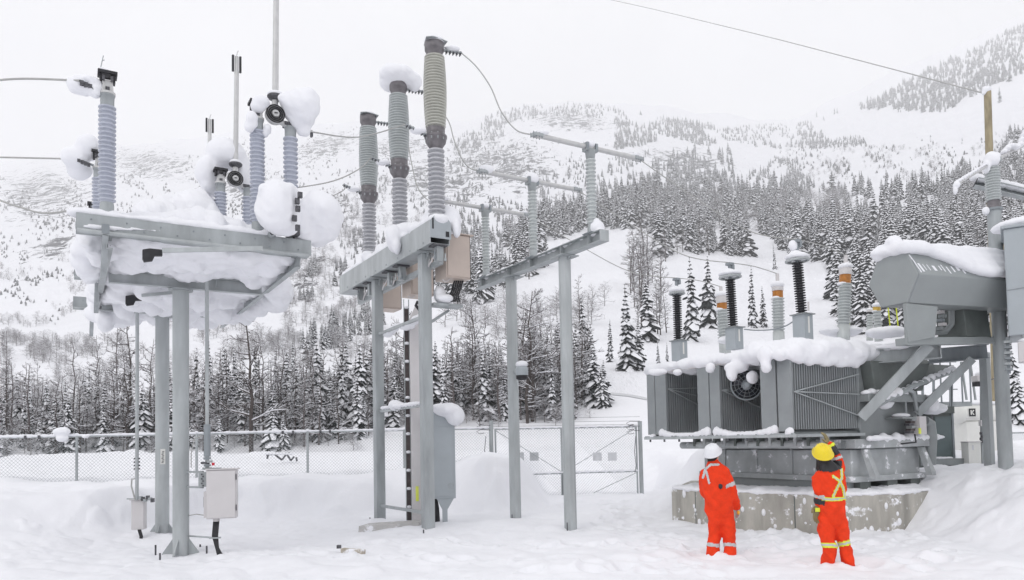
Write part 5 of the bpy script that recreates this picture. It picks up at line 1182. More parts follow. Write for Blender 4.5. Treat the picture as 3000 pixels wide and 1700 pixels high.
def head(parent, c, fwd, up, cover, beard=False):
    """skin head with brow, nose, eyes, mouth and ears; hair or hood as a child"""
    f = fwd.normalized(); r_ = f.cross(up).normalized(); u = r_.cross(f)
    ax = (r_, f, u); m = MB()
    m.ball(c + u * .015, (.076, .094, .098), 'skin', 16, 12, ax); m.ball(c + f * .025 - u * .06, (.056, .066, .062), 'skin', 14, 10, ax)
    m.ball(c + f * .098 - u * .012, (.013, .018, .026), 'skin', 8, 6, ax); m.ball(c + f * .085 - u * .055, (.026, .014, .008), 'skin', 8, 6, ax); m.ball(c + f * .085 - u * .068, (.024, .013, .009), 'skin', 8, 6, ax)
    for s in (-1, 1): m.ball(c + r_ * s * .078 - u * .005 - f * .01, (.012, .022, .034), 'skin', 8, 6, ax); m.ball(c + r_ * s * .03 + f * .082 + u * .03, (.026, .014, .01), 'skin', 8, 6, ax)
    limb(m, [(c - u * .06 - f * .015, .052, .052, r_), (c - u * .16 - f * .03, .058, .058, r_)], 'skin', 12)
    h = fused('head', m, .008, 3, 0, 1, parent, 'skin')
    m = MB()
    for s in (-1, 1): m.ball(c + r_ * s * .03 + f * .088 + u * .012, (.013, .008, .009), 'hair', 8, 6, ax)
    m.build('eye', h)
    m = MB()
    if cover == 'hood':
        m.ball(c + u * .0 - f * .01, (.09, .098, .108), 'hair', 16, 12, ax); limb(m, [(c - u * .04, .085, .085, r_), (c - u * .17 - f * .02, .095, .09, r_)], 'hair', 14)
    else:
        m.ball(c + u * .02 - f * .022, (.082, .088, .098), 'hair', 16, 12, ax); m.ball(c - f * .045 - u * .045, (.062, .05, .06), 'hair', 12, 8, ax)
        if beard: m.ball(c + f * .032 - u * .085, (.052, .058, .04), 'hair', 12, 8, ax)
    fused('hair' if cover != 'hood' else 'hood', m, .01, 3, .006, 20, h, 'hair'); return h
def helmet(parent, c, fwd, up, mat):
    f = fwd.normalized(); r_ = f.cross(up).normalized(); u = r_.cross(f); ax = (r_, f, u)
    m = MB(); pr = [(.002, .125), (.05, .12), (.085, .098), (.105, .06), (.114, .02), (.117, 0), (.128, -.004), (.128, -.012), (.112, -.010)]
    n = 24; vs = []
    for r, z in pr:
        for k in range(n):
            a = 2 * PI * k / n; ca, sa = math.cos(a), math.sin(a); rr = r
            brim = .055 * max(0, sa) ** 1.5 if r > .12 else 0
            vs.append(c + r_ * (rr * ca) + f * ((rr * 1.16 + brim) * sa) + u * (z - brim * .25))
    fs = [(i * n + k, i * n + (k + 1) % n, (i + 1) * n + (k + 1) % n, (i + 1) * n + k) for i in range(len(pr) - 1) for k in range(n)] + [tuple(range(n))]
    m.add(vs, fs, mat, True)
    for s in (-.03, 0, .03): m.tube([c + r_ * s + f * y + u * (.127 - abs(s) * .12 - (y / .135) ** 2 * .055) for y in (-.10, -.05, 0, .05, .10)], .006, mat, 6)
    return m.build('hard_hat', parent)
def person(spec):
    S_ = spec; d0 = S_['d']; J = lambda px, py, dy=0.: P(px, py, d0 + dy)
    t = thing('person', S_['label'], 'person', P(*S_['root'], d0))
    side = S_['side']; m = MB()
    limb(m, [(J(*p[:2], p[2]), p[3], p[4], side) for p in S_['torso']], 'orange', 18)
    for L in S_['legs']: limb(m, [(J(*p[:2], p[2]), p[3], p[3] * 1.05, side) for p in L], 'orange', 14)
    for A in S_['arms']: limb(m, [(J(*p[:2], p[2]), p[3], p[3], side) for p in A], 'orange', 12)
    for p in S_.get('extra', ()): m.ball(J(*p[:2], p[2]), p[3], 'orange', 12, 8)
    body = fused('body', m, .0125, 4, .034, 8, t, 'orange', .5)
    return t, body, J
# ---- man in the white hard hat
X1 = Vector((1, 0, 0)); sideW = Vector((.93, -.36, 0)).normalized()
W_ = dict(d=10.5, root=(2112, 1630), label='person in orange coveralls and white hard hat, back turned, arms down, head tipped up', side=sideW,
    torso=[(2110, 1512, 0, .165, .15), (2108, 1492, 0, .20, .165), (2104, 1465, -.01, .198, .16), (2098, 1430, -.02, .205, .16), (2094, 1400, -.03, .215, .155), (2092, 1380, -.04, .20, .13), (2090, 1365, -.04, .12, .10), (2088, 1353, -.04, .075, .075)],
    legs=[[(2093, 1505, .0, .105), (2094, 1545, .03, .096), (2094, 1575, .03, .085), (2091, 1605, .0, .085), (2088, 1632, -.02, .092), (2088, 1650, -.02, .085)], [(2128, 1505, -.02, .108), (2132, 1540, -.01, .100), (2136, 1575, -.02, .088), (2138, 1605, -.06, .086), (2138, 1634, -.10, .092), (2138, 1652, -.1, .085)]],
    arms=[[(2120, 1384, -.06, .082), (2132, 1405, -.08, .078), (2142, 1430, -.09, .072), (2149, 1452, -.07, .064), (2154, 1470, -.02, .060), (2157, 1484, .02, .055)], [(2066, 1386, .0, .08), (2060, 1412, .08, .075), (2064, 1446, .18, .065), (2080, 1462, .3, .056), (2096, 1470, .38, .05)]])
t, body, J = person(W_)
fw = Vector((.62, .72, .35)); hc = J(2088, 1337, -.03)
h = head(t, hc, fw, Vector((0, -.3, 1)), 'hair', True); helmet(h, hc + Vector((-.012, -.03, .05)), fw + Vector((0, 0, .15)), Vector((-.35, -.55, 1)), 'helmet_white')
hand('glove', t, J(2157, 1482, .03), J(2164, 1512, .05), Vector((.3, -1, 0)), 'silver', 1.05, .6)
m = MB(); m.ball(J(2163, 1502, .0), (.022, .03, .03), 'yellow', 8, 6); m.build('glove_patch', t)
hand('glove', t, J(2096, 1470, .38), J(2112, 1474, .46), Vector((0, -1, .3)), 'silver', 1.0, .6)
def band(name, body, a, b, w, mat, rmax, off=.004):
    a = Vector(a); b = Vector(b); ax = (b - a).normalized(); c = a
    shell(body, name, lambda p: abs((p - c).dot(ax)) < w and (p - c - ax * (p - c).dot(ax)).length < rmax, off, mat)
band('reflective_band', body, J(2137, 1418, -.085), J(2149, 1452, -.07), .026, 'silver', .11)
for k, L in enumerate(W_['legs']):
    c = J(*L[3][:2], L[3][2]); c2 = J(*L[4][:2], L[4][2]); band('reflective_band', body, c + Vector((0, 0, .035)), c2, .024, 'silver', .13)
def strap(name, body, pts, w, mat, back=True, off=.005):
    pts = [Vector(p) for p in pts]
    def pred(p):
        if not back: return False
        q = proj(p); 
        for i in range(len(pts) - 1):
            a, b = pts[i], pts[i + 1]; ab = b - a; v = Vector((q[0], q[1], 0)) - a; tt = max(0, min(1, v.dot(ab) / ab.length_squared))
            if (v - ab * tt).length < w: return p.y < front_y + .10
        return False
    shell(body, name, pred, off, mat)
front_y = 10.45
V2 = lambda *l: [(a, b, 0) for a, b in l]
strap('reflective_strap', body, V2((2104, 1362), (2082, 1362), (2067, 1376), (2060, 1400)), 3.4, 'silver'); strap('reflective_strap', body, V2((2064, 1368), (2072, 1390), (2078, 1415)), 3.2, 'silver')
m = MB(); m.ball(J(2111, 1424, -.17), (.03, .02, .045), 'black', 10, 8); m.build('underarm_shade', t)  # black blob paints the shaded gap between arm and torso
m = MB(); limb(m, [(J(2140, 1644, -.08), .05, .04, sideW), (J(2152, 1638, .08), .05, .04, sideW)], 'black', 10); m.build('boot', t); m = MB(); limb(m, [(J(2089, 1650, 0), .05, .04, sideW), (J(2100, 1644, .14), .05, .04, sideW)], 'black', 10); m.build('boot', t)
for px, py, dy in ((2088, 1634, -.02), (2138, 1636, -.08)): q = P(px, py, 10.5 + dy); FEET.append((q.x, q.y, .2, -.05))
# ---- man in the yellow hard hat
sideY = Vector((.985, -.17, 0)).normalized()
Y_ = dict(d=9.6, root=(2455, 1652), label='person in orange coveralls and yellow hard hat, right arm raised, olive glove hanging at left', side=sideY,
    torso=[(2440, 1518, 0, .165, .14), (2438, 1500, 0, .185, .155), (2436, 1472, -.01, .178, .145), (2434, 1440, -.01, .185, .15), (2432, 1410, -.02, .195, .145), (2431, 1390, -.02, .185, .12), (2428, 1374, -.02, .115, .10), (2420, 1358, -.02, .075, .075)],
    legs=[[(2418, 1512, 0, .098), (2420, 1545, .02, .094), (2425, 1575, .02, .088), (2428, 1605, .0, .084), (2428, 1640, -.02, .09), (2430, 1662, -.02, .088)], [(2458, 1512, 0, .098), (2462, 1545, .0, .094), (2468, 1575, .0, .084), (2476, 1605, -.02, .078), (2486, 1640, -.04, .084), (2488, 1660, -.04, .08)]],
    arms=[[(2402, 1392, -.02, .078), (2396, 1415, -.03, .074), (2397, 1440, -.04, .066), (2401, 1460, -.03, .058), (2400, 1478, .0, .05)], [(2452, 1392, -.02, .08), (2460, 1372, .04, .075), (2452, 1345, .10, .068), (2440, 1322, .13, .058), (2430, 1306, .14, .048)]])
t, body, J = person(Y_)
fw = Vector((-.1, .9, .45)); hc = J(2413, 1339, -.01)
h = head(t, hc, fw, Vector((-.1, -.3, 1)), 'hood'); helmet(h, hc + Vector((-.02, -.035, .045)), fw + Vector((0, 0, .1)), Vector((-.25, -.75, 1)), 'helmet_yellow')
hand('glove', t, J(2399, 1480, .0), J(2388, 1535, -.01), Vector((1, .3, 0)), 'olive', 1.35, .5)
hand('glove', t, J(2428, 1304, .14), J(2419, 1278, .16), Vector((.7, .7, .1)), 'olive', 1.05, .45)
m = MB(); q = J(2395, 1494, -.045); m.box(q, (.06, .012, .05), 'lime'); m.build('glove_patch', t)
def zone(p): return proj(p)
shell(body, 'collar', lambda p: (lambda q: q[1] < 1384 - abs(q[0] - 2436) * .22 + (q[0] - 2436) * -.12 and 2398 < q[0] < 2466 and p.z < 1.7 - .0 + 2 and p.y < 9.72 and q[1] > 1350)(proj(p)), .008, 'black')
band('cuff', body, J(2401, 1466, -.02), J(2400, 1478, 0), .035, 'black', .09, .005)
band('reflective_band', body, J(2400.5, 1452, -.035), J(2400, 1470, -.01), .022, 'silver', .085, .006)
band('sleeve', body, J(2440, 1322, .13), J(2430, 1306, .14), .06, 'black', .09, .005); band('reflective_band', body, J(2452, 1345, .10), J(2440, 1322, .13), .02, 'silver', .1, .006); band('reflective_band', body, J(2430, 1306, .14), J(2426, 1300, .14), .018, 'lime', .09, .009)
front_y = 9.55
def stripe(body, pts, w):
    strap('reflective_strap', body, pts, w, 'lime', True, .005); strap('reflective_strap', body, pts, w * .42, 'silver', True, .0075)
stripe(body, V2((2464, 1374), (2466, 1400), (2452, 1430), (2440, 1456)), 4.2); stripe(body, V2((2440, 1396), (2460, 1410), (2470, 1432), (2474, 1456)), 4.2)
stripe(body, V2((2412, 1462), (2440, 1463), (2478, 1460)), 5.2)
for k, L in enumerate(Y_['legs']):
    c = J(*L[3][:2], L[3][2]); c2 = J(*L[4][:2], L[4][2]); o_ = Vector((0, 0, .03 if k == 0 else .06)); band('reflective_band', body, c + o_, c2 + o_, .032, 'lime', .12, .005); band('reflective_band', body, c + o_, c2 + o_, .013, 'silver', .12, .0075)
m = MB(); limb(m, [(J(2430, 1664, -.02), .05, .045, sideY), (J(2430, 1656, .16), .05, .05, sideY)], 'black', 10); m.build('boot', t); m = MB(); limb(m, [(J(2488, 1662, -.04), .05, .045, sideY), (J(2490, 1654, .14), .05, .05, sideY)], 'black', 10); m.build('boot', t)
for px, py, dy in ((2429, 1656, -.02), (2487, 1654, -.04)): q = P(px, py, 9.6 + dy); FEET.append((q.x, q.y, .2, -.05))
# ================================================================== chain-link fence and gate
A = P(225, 1380, 18.3); Bg = P(1440, 1330, 21.2); A = Vector((A.x, A.y, 0)); Bg = Vector((Bg.x, Bg.y, 0))
Gr = P(1880, 1440, 21.9); Gr = Vector((Gr.x, Gr.y, 0)); fd = (Bg - A).normalized()
def top_z(px, py, y): return P(px, py, y).z
ZF0 = top_z(225, 1279, 18.3); ZF1 = top_z(1440, 1256, 21.2)
def mesh_panel(m, p0, p1, zlo, zhi0, zhi1, pitch=.085, r=.0035):
    """crossing wires of a chain-link panel from p0 to p1"""
    L = (p1 - p0).length; d = (p1 - p0) / L; up = Vector((0, 0, 1)); H = max(zhi0, zhi1) - zlo
    n = int((L + H) / pitch)
    for s in (1, -1):
        for i in range(n + 1):
            x0 = i * pitch - (H if s > 0 else 0); x1 = x0 + H
            a, b = x0, x1; za, zb = (zlo, zlo + H) if s > 0 else (zlo + H, zlo)
            lo, hi = max(a, 0), min(b, L)
            if hi - lo < .02: continue
            f = lambda x: za + (zb - za) * (x - a) / (b - a)
            pa, pb = p0 + d * lo, p0 + d * hi; nrm = d.cross(up) * r; sx = (d * s + up).normalized(); wv = (d - up * s).normalized() * r
            A_ = pa + up * f(lo); B_ = pb + up * f(hi)
            m.add([A_ + wv, A_ - wv * .5 + nrm, A_ - wv * .5 - nrm, B_ + wv, B_ - wv * .5 + nrm, B_ - wv * .5 - nrm], [(0, 1, 4, 3), (1, 2, 5, 4), (2, 0, 3, 5)], 'galv')
t = thing('chain_link_fence', 'long snow-topped chain-link fence left of the gate, half buried in deep snow', 'fence', A)
posts = []
start = A - fd * 11.0; L = (Bg - start).length
zt = lambda s: ZF0 + (ZF1 - ZF0) * ((s - 11.0) / (L - 11.0))
xs = [576, 901, 1184]; ss = [11.0 - 3.0 * k for k in (3, 2, 1)] + [11.0]
def s_at(px):
    r_ = ray(px, 1300); k = r_.x / r_.y; return ((start.y * k - start.x) / (fd.x - fd.y * k))
ss = [s_at(225) - 2.9 * k for k in (3, 2, 1)] + [s_at(225), s_at(576), s_at(901), s_at(1184)]
for s in ss:
    p = start + fd * s; m = MB(); m.tube([p + Vector((0, 0, -.2)), p + Vector((0, 0, zt(s) + .02))], .032, 'galv_light', 10)
    m.ball(p + Vector((0, 0, zt(s) + .05)), (.05, .05, .035), 'snow', 8, 6); m.build('fence_post', t)
m = MB(); m.tube([start + Vector((0, 0, zt(0))), Bg + Vector((0, 0, zt(L)))], .024, 'galv_light', 8); m.build('top_rail', t)
m = MB(); mesh_panel(m, start + fd.cross(Vector((0, 0, 1))) * .03, Bg + fd.cross(Vector((0, 0, 1))) * .03, zt(0) - 1.75, zt(0) - .02, zt(0) - .02); m.build('wire_mesh', t)
m = MB(); r = random.Random(21)
n = int(L / .16)
for i in range(n):
    s = i * L / n; k = .6 + .5 * math.sin(s * 2.1) + .3 * r.random()
    m.ball(start + fd * s + Vector((0, 0, zt(s) + .03)), (.13, .05, .026 + .016 * k), 'snow', 8, 6, (fd, fd.cross(Vector((0, 0, 1))), Vector((0, 0, 1))))
pxball(m, 155, 205, 1252, 1278, 18.1, .15); pxball(m, 165, 200, 1272, 1296, 18.1, .12); pxball(m, 240, 260, 1275, 1285, 18.3, .08)
fused('snow_cap', m, .022, 3, .015, 5, t)
m = MB()
for px in (77, 117, 830, 860, 940, 968): q = start + fd * s_at(px); z = zt(s_at(px)); m.box(q + Vector((0, -.03, z)), (.05, .05, .09), 'bracket')
m.build('rail_clamp', t)
def gate_leaf(label, p0, p1, zb, zt_, flip):
    t = thing('gate_leaf', label, 'gate', p0, 'double chain-link gate'); d = (p1 - p0).normalized(); up = Vector((0, 0, 1)); Z = lambda p, z: Vector((p.x, p.y, z))
    m = MB(); zm = zb + (zt_ - zb) * .43
    for p in (p0, p1): m.tube([Z(p, zb), Z(p, zt_)], .026, 'galv', 8)
    for z in (zb, zm, zt_): m.tube([Z(p0, z), Z(p1, z)], .024, 'galv', 8)
    m.build('gate_frame', t)
    h, k = (p1, p0) if flip else (p0, p1)
    m = MB(); m.tube([Z(h, zt_ - .04), Z(k, zm + .03)], .010, 'galv', 6); m.tube([Z(h, zm - .03), Z(k, zb + .03)], .010, 'galv', 6); m.build('tension_rod', t)
    m = MB(); mesh_panel(m, p0, p1, zb, zt_, zt_); m.build('wire_mesh', t)
    m = MB()
    for i in range(26):
        q = p0.lerp(p1, i / 25)
        for z in (zm, zt_): m.ball(Z(q, z + .025), (.08, .04, .022 + .012 * ((i * 7) % 3)), 'snow', 8, 6)
    fused('snow_cap', m, .018, 2, .01, 6, t); return t, d
zb = P(1640, 1488, 21.5).z; zt_ = P(1640, 1254, 21.5).z
Mg = Vector((P(1648, 1300, 21.55).x, P(1648, 1300, 21.55).y, 0)); dd = (Gr - Bg).normalized()
g1, d1 = gate_leaf('left leaf of the chain-link gate, partly behind a snow heap, two sign backs on it', Bg + dd * .12, Mg - dd * .03, zb, zt_, False)
g2, d2 = gate_leaf('right leaf of the chain-link gate with crossed rods, next to the tall end post', Mg + dd * .03, Gr - dd * .12, zb, zt_, True)
for g, pxs in ((g1, (1522, 1565)), (g2, (1750, 1794))):
    m = MB()
    for px in pxs:
        q = P(px, 1338, 21.5); m.box(q, (.26, .008, .24), 'sign_grey', (dd, dd.cross(Vector((0, 0, 1))), Vector((0, 0, 1))))
    m.build('sign_plate', g)
for p, lb, px, py in ((Bg, 'stout left gate post rising from the snow heap', 1440, 1232), (Gr, 'tall right gate post with curled wire ends', 1880, 1234)):
    t = thing('gate_post', lb, 'gate post', p); m = MB(); z = P(px, py, p.y).z
    m.tube([p + Vector((0, 0, -.2)), p + Vector((0, 0, z))], .062, 'galv', 14); m.build('post', t)
    m = MB(); s = -1 if p is Gr else -1
    for i in range(3):
        z0 = z - .02 - .13 * i; m.tube([p + Vector((0, -.05, z0)), p + dd * -.3 + Vector((0, -.05, z0 + .02)), p + dd * -.42 + Vector((0, -.05, z0 - .04)), p + dd * -.34 + Vector((0, -.05, z0 - .1)), p + dd * -.2 + Vector((0, -.05, z0 - .08))], .008, 'bracket', 5)
    m.tube([p + dd * -.15 + Vector((0, -.06, z - .45)), p + dd * -.2 + Vector((0, -.06, z - .9)), p + dd * -.16 + Vector((0, -.06, z - 1.3)), p + dd * -.2 + Vector((0, -.06, z - 1.5))], .009, 'bracket', 5)
    m.build('loose_wire', t)
m = MB()
for z in (1.9, 2.0, 2.12): m.tube([Bg + Vector((0, 0, z + .2)), Gr + Vector((0, 0, z + .2))], .004, 'bracket', 4)
tag(m.build('barbed_wire'), 'three thin barbed strands strung above the double gate', 'wire')
q = P(1645, 1482, 21.3); m = MB()
for i in range(7): a = PI * i / 6; m.ball(q + Vector((.1 * math.cos(a), -.02, .12 * math.sin(a))), (.05, .03, .05), 'yellow' if i < 4 else 'black', 8, 6)
tag(m.build('gate_lock'), 'yellow and black lock wrapped at the foot of the gate centre', 'lock')
m = MB()
for s in (-.06, .0): m.tube([Mg + dd * s + Vector((0, -.05, zb)), Mg + dd * s + Vector((0, -.05, zb + 1.0))], .014, 'galv', 6)
m.build('drop_bolt', g2)
m = MB(); a, b = P(1560, 1497, 21.0), P(1650, 1493, 21.0); m.bar(a, b, .08, .05, 'concrete_slab'); tag(m.build('gate_stop'), 'low grey bar lying in the snow under the left gate leaf', 'bar')
# far fence and drifts on the right
t = thing('far_fence', 'thin chain-link fence far behind the transformer at the right', 'fence', P(2810, 1340, 27))
m = MB(); a = Vector((P(2600, 1300, 26).x, 26, 0)); b = Vector((P(3200, 1300, 28).x, 28, 0)); z = P(2900, 1270, 26.5).z
m.tube([a + Vector((0, 0, z)), b + Vector((0, 0, z))], .028, 'galv', 8); m.build('top_rail', t)
m = MB(); p = P(2808, 1340, 26.4); m.tube([(p.x, p.y, .2), (p.x, p.y, z)], .05, 'galv', 10); m.build('fence_post', t)
m = MB(); p = P(3040, 1340, 27.2); m.tube([(p.x, p.y, .2), (p.x, p.y, z)], .05, 'galv', 10); m.build('fence_post', t)
m = MB(); mesh_panel(m, a, b, z - 1.7, z, z, .09); m.build('wire_mesh', t)
# small finds in the snow
t = thing('timber_offcut', 'weathered timber offcut lying half buried in the foreground snow', 'timber', P(1025, 1610, 11.3))
m = MB(); a, b = P(1003, 1604, 11.35), P(1066, 1620, 11.15); a.z = hz(a.x, a.y) + .05; b.z = hz(b.x, b.y) + .05; m.bar(a, b, .09, .07, 'wood_old'); m.build('board', t, .008)
m = MB(); m.box(P(993, 1602, 11.35), (.06, .06, .05), 'bracket'); m.build('bolt', t)
t = thing('buried_trestle', 'dark metal trestle poking out of the snow beyond the fence', 'trestle', P(828, 1345, 27))
m = MB(); d = 24.2
for a, b in (((780, 1333), (850, 1328)), ((785, 1333), (783, 1345)), ((805, 1332), (826, 1348)), ((826, 1348), (840, 1330)), ((840, 1330), (852, 1350)), ((852, 1350), (862, 1338)), ((868, 1340), (870, 1352))): m.bar(P(*a, d), P(*b, d), .05, .05, 'bracket')
m.build('frame', t)
m = MB()
for i in range(8): m.ball(P(782 + i * 10, 1330, d), (.09, .07, .04), 'snow', 8, 6)
m.build('snow_cap', t)
m = MB(); 
for i, (x, y) in enumerate(((580, 1640), (610, 1636), (650, 1638), (675, 1630), (680, 1650))): 
    p = PZ(x, y, .02); m.box(p, (.12, .07, .04), 'bracket')
rf = random.Random(44)
def trail(p, q, n):
    p, q = Vector(p), Vector(q); d = (q - p).normalized(); s = Vector((-d.y, d.x))
    for i in range(n): c = p.lerp(q, i / max(1, n - 1)) + s * (.12 if i % 2 else -.12) + s * rf.uniform(-.05, .05); FEET.append((c.x, c.y, rf.uniform(.11, .17), rf.uniform(.06, .12)))
trail((2.95, 10.4), (1.5, 11.6), 6); trail((1.5, 11.6), (-1.0, 12.6), 9); trail((4.2, 9.5), (3.2, 10.2), 4); trail((2.6, 11.2), (2.2, 14.5), 9); trail((2.2, 14.5), (2.4, 19), 12); trail((4.4, 9.7), (5.3, 11.2), 5)
trail((-1.2, 12.8), (-3.5, 12.4), 7); trail((-3.5, 12.4), (-4.6, 11.2), 4); trail((0.6, 9.6), (2.7, 10.1), 6)
trail((0.2, 9.4), (2.4, 9.3), 7); trail((2.9, 11.0), (5.2, 11.6), 9); trail((-2.5, 11.2), (0.2, 10.6), 9); trail((4.9, 9.2), (5.9, 10.4), 5); trail((-4.2, 10.9), (-2.6, 11.2), 5); trail((1.6, 14.2), (3.0, 18.5), 12)
for i in range(50): FEET.append((rf.uniform(1.5, 6), rf.uniform(9.2, 12.2), rf.uniform(.09, .2), rf.uniform(-.02, .05)))
ground_meshes()
HAZE = 3.7e-4
if HAZE: make_haze(HAZE)
# ================================================================== trees
def conifer_mesh(seed, wide=.13, bare=.06, load=.72, dark='needles'):
    """unit-height fir: whorls of drooping boughs, each a dark frond with snow pads on it"""
    r = random.Random(seed); c = MB(); tk = MB()
    tk.tube([(0, 0, -.05), (.004, .002, .4), (0, 0, .99)], [.016, .011, .002], 'bark', 6)
    n = 21
    lop = r.random() * 6.28
    for i in range(n):
        t = i / (n - 1); z = bare + (1 - bare) * (t ** .92) * .985
        R = wide * ((1 - t) ** .85) * (.75 + .5 * r.random()) + .008
        k = 6 if t < .6 else 5
        for j in range(k):
            a = 2 * PI * (j + r.random() * .8) / k + i * .9; L = R * (.6 + .6 * r.random()) * (1 + .18 * math.cos(a - lop)); dr = .35 + .5 * r.random() - .3 * t
            if r.random() < .10: continue
            d = Vector((math.cos(a), math.sin(a), 0)); s = Vector((-d.y, d.x, 0)); w = L * (.33 + .18 * r.random()) + .005
            p0 = Vector((0, 0, z)); p1 = p0 + d * L * .5 - Vector((0, 0, L * dr * .30)); p2 = p0 + d * L - Vector((0, 0, L * dr * 1.0))
            hg = Vector((0, 0, -(.010 + L * .22)))
            c.add([p0, p1, p2, p1 + s * w + hg, p1 - s * w + hg, p2 + s * w * .55 + hg * .8, p2 - s * w * .55 + hg * .8, p0 + s * w * .3 + hg * .4, p0 - s * w * .3 + hg * .4, p2 + d * L * .12 + hg * .5],
                  [(0, 7, 3, 1), (0, 1, 4, 8), (1, 3, 5, 2), (1, 2, 6, 4), (2, 5, 9), (2, 9, 6)], dark)
            if r.random() < load:
                u = Vector((0, 0, .008 + L * .10)); ww = w * (.55 + .45 * r.random()); q0 = p0.lerp(p1, .35 + .3 * r.random()) ; q1 = p1; q2 = p2 + d * L * .03
                hh = Vector((0, 0, -L * .05 - .002))
                c.add([q0 + u * .4, q1 + u * 1.3, q2 + u * .6, q1 + s * ww + hh, q1 - s * ww + hh, q2 + s * ww * .6 + hh, q2 - s * ww * .6 + hh, q2 + d * L * .06 - u],
                      [(0, 3, 1), (0, 1, 4), (1, 3, 5, 2), (1, 2, 6, 4), (2, 5, 7), (2, 7, 6), (3, 0, 4), (3, 4, 6, 5), (5, 6, 7)], 'snow')
    return c.mesh('crown'), tk.mesh('trunk')
def bare_mesh(seed, spread=.16, twigs=1., mat='bark', leader=True):
    """unit-height leafless tree with snow on the upper side of every limb"""
    r = random.Random(seed); c = MB(); tk = MB()
    pts = [Vector((0, 0, -.04))]; 
    for i in range(1, 9): pts.append(Vector((r.uniform(-.008, .008) * i * .5, r.uniform(-.008, .008) * i * .5, i / 8)))
    tk.tube(pts, [.013 * (1 - i / 8.6) + .0012 for i in range(9)], mat, 5)
    def at(t): f = t * 8; i = min(7, int(f)); return pts[i].lerp(pts[i + 1], f - i) if i + 1 < len(pts) else pts[-1]
    def branch(p, d, L, rad, dep):
        q = p; dd = d.copy(); path = [p]; nseg = 3
        for i in range(nseg):
            dd = (dd + Vector((r.uniform(-.25, .25), r.uniform(-.25, .25), r.uniform(-.12, .17)))).normalized(); q = q + dd * L / nseg; path.append(q)
        c.tube(path, [rad * 1.7 * (1 - i / (nseg + .9)) for i in range(nseg + 1)], mat, 3, False, False)
        if r.random() < .62:
            rr = rad * 1.25; c.tube([x + Vector((0, 0, rad * 1.5)) for x in path], [rr * (1 - i / (nseg + 1.6)) for i in range(nseg + 1)], 'snow', 3, False, False)
        if dep > 0:
            for k in range(int((5 if dep > 1 else 4) * twigs)):
                t = r.uniform(.25, 1); f = t * nseg; i = min(nseg - 1, int(f)); pp = path[i].lerp(path[i + 1], f - i)
                nd = (dd + Vector((r.uniform(-1, 1), r.uniform(-1, 1), r.uniform(-.35, .6))) * .9).normalized(); branch(pp, nd, L * r.uniform(.3, .55), max(.0011, rad * .55), dep - 1)
    nb = 30
    for i in range(nb):
        t = .16 + .82 * (i / nb) ** .9; a = r.random() * 6.28; el = r.uniform(-.05, .55)
        d = Vector((math.cos(a) * math.cos(el), math.sin(a) * math.cos(el), math.sin(el))); L = spread * (1.15 - .75 * t) * r.uniform(.6, 1.25)
        branch(at(t), d, L, .0042 * (1.2 - .8 * t), 2)
    return c.mesh('crown'), tk.mesh('trunk')
CON = [conifer_mesh(10 + i, (.12, .14, .10, .16, .115, .13)[i], (.05, .08, .04, .03, .1, .06)[i], (.92, .82, .88, .95, .80, .9)[i]) for i in range(6)]
BIG = [conifer_mesh(40 + i, (.2, .23, .17)[i], .02, .92) for i in range(3)]
BARE = [bare_mesh(70 + i, (.15, .20, .13, .18, .24)[i], (1, 1, .9, 1, 1)[i], ('bark', 'bark', 'bark_pale', 'bark_pale', 'bark')[i]) for i in range(5)]
BUSH = [bare_mesh(90 + i, .5, .8, 'bark_pale') for i in range(2)]

PL = []       # placements: kind, variant, location, height, width factor, photo size
def put(kind, px, py, hpx, wf=1., var=None, lo=40., pos=None):
    p = pos or on_ground(px, py, lo)
    if p is None: return
    H = hpx / FPX * p.y
    PL.append([kind, var, p, H, wf, hpx, px, py])
R_ = random.Random(99)
def ok(px, py):  # keep trees out of the open snow
    return True
def poly_in(px, py, poly):
    c = False; n = len(poly); j = n - 1
    for i in range(n):
        xi, yi = poly[i]; xj, yj = poly[j]
        if (yi > py) != (yj > py) and px < (xj - xi) * (py - yi) / (yj - yi) + xi: c = not c
        j = i
    return c
def fill(kind, poly, n, h0, h1, wf=(.85, 1.2), nz=None, thr=0., seed=1, ytop=None, bare_mix=0.):
    """n trees rooted inside a photo polygon; heights run from h0 (top of it) to h1 (bottom)"""
    xs = [p[0] for p in poly]; ys = [p[1] for p in poly]; y0, y1 = min(ys), max(ys); k = 0; tries = 0
    while k < n and tries < n * 30:
        tries += 1; px, py = R_.uniform(min(xs), max(xs)), R_.uniform(y0, y1)
        if not poly_in(px, py, poly): continue
        if nz and float(fbm(np.array([px / nz]), np.array([py / nz * 1.6]), 3, seed)[0]) < thr: continue
        h = h0 + (h1 - h0) * (py - y0) / max(1, y1 - y0); h *= R_.uniform(.5, 1.3)
        put('bare' if R_.random() < bare_mix else kind, px, py, h, R_.uniform(*wf)); k += 1
def ring(kind, pts):
    for px, py, h, wf, var in pts: put(kind, px, py, h, wf, var)
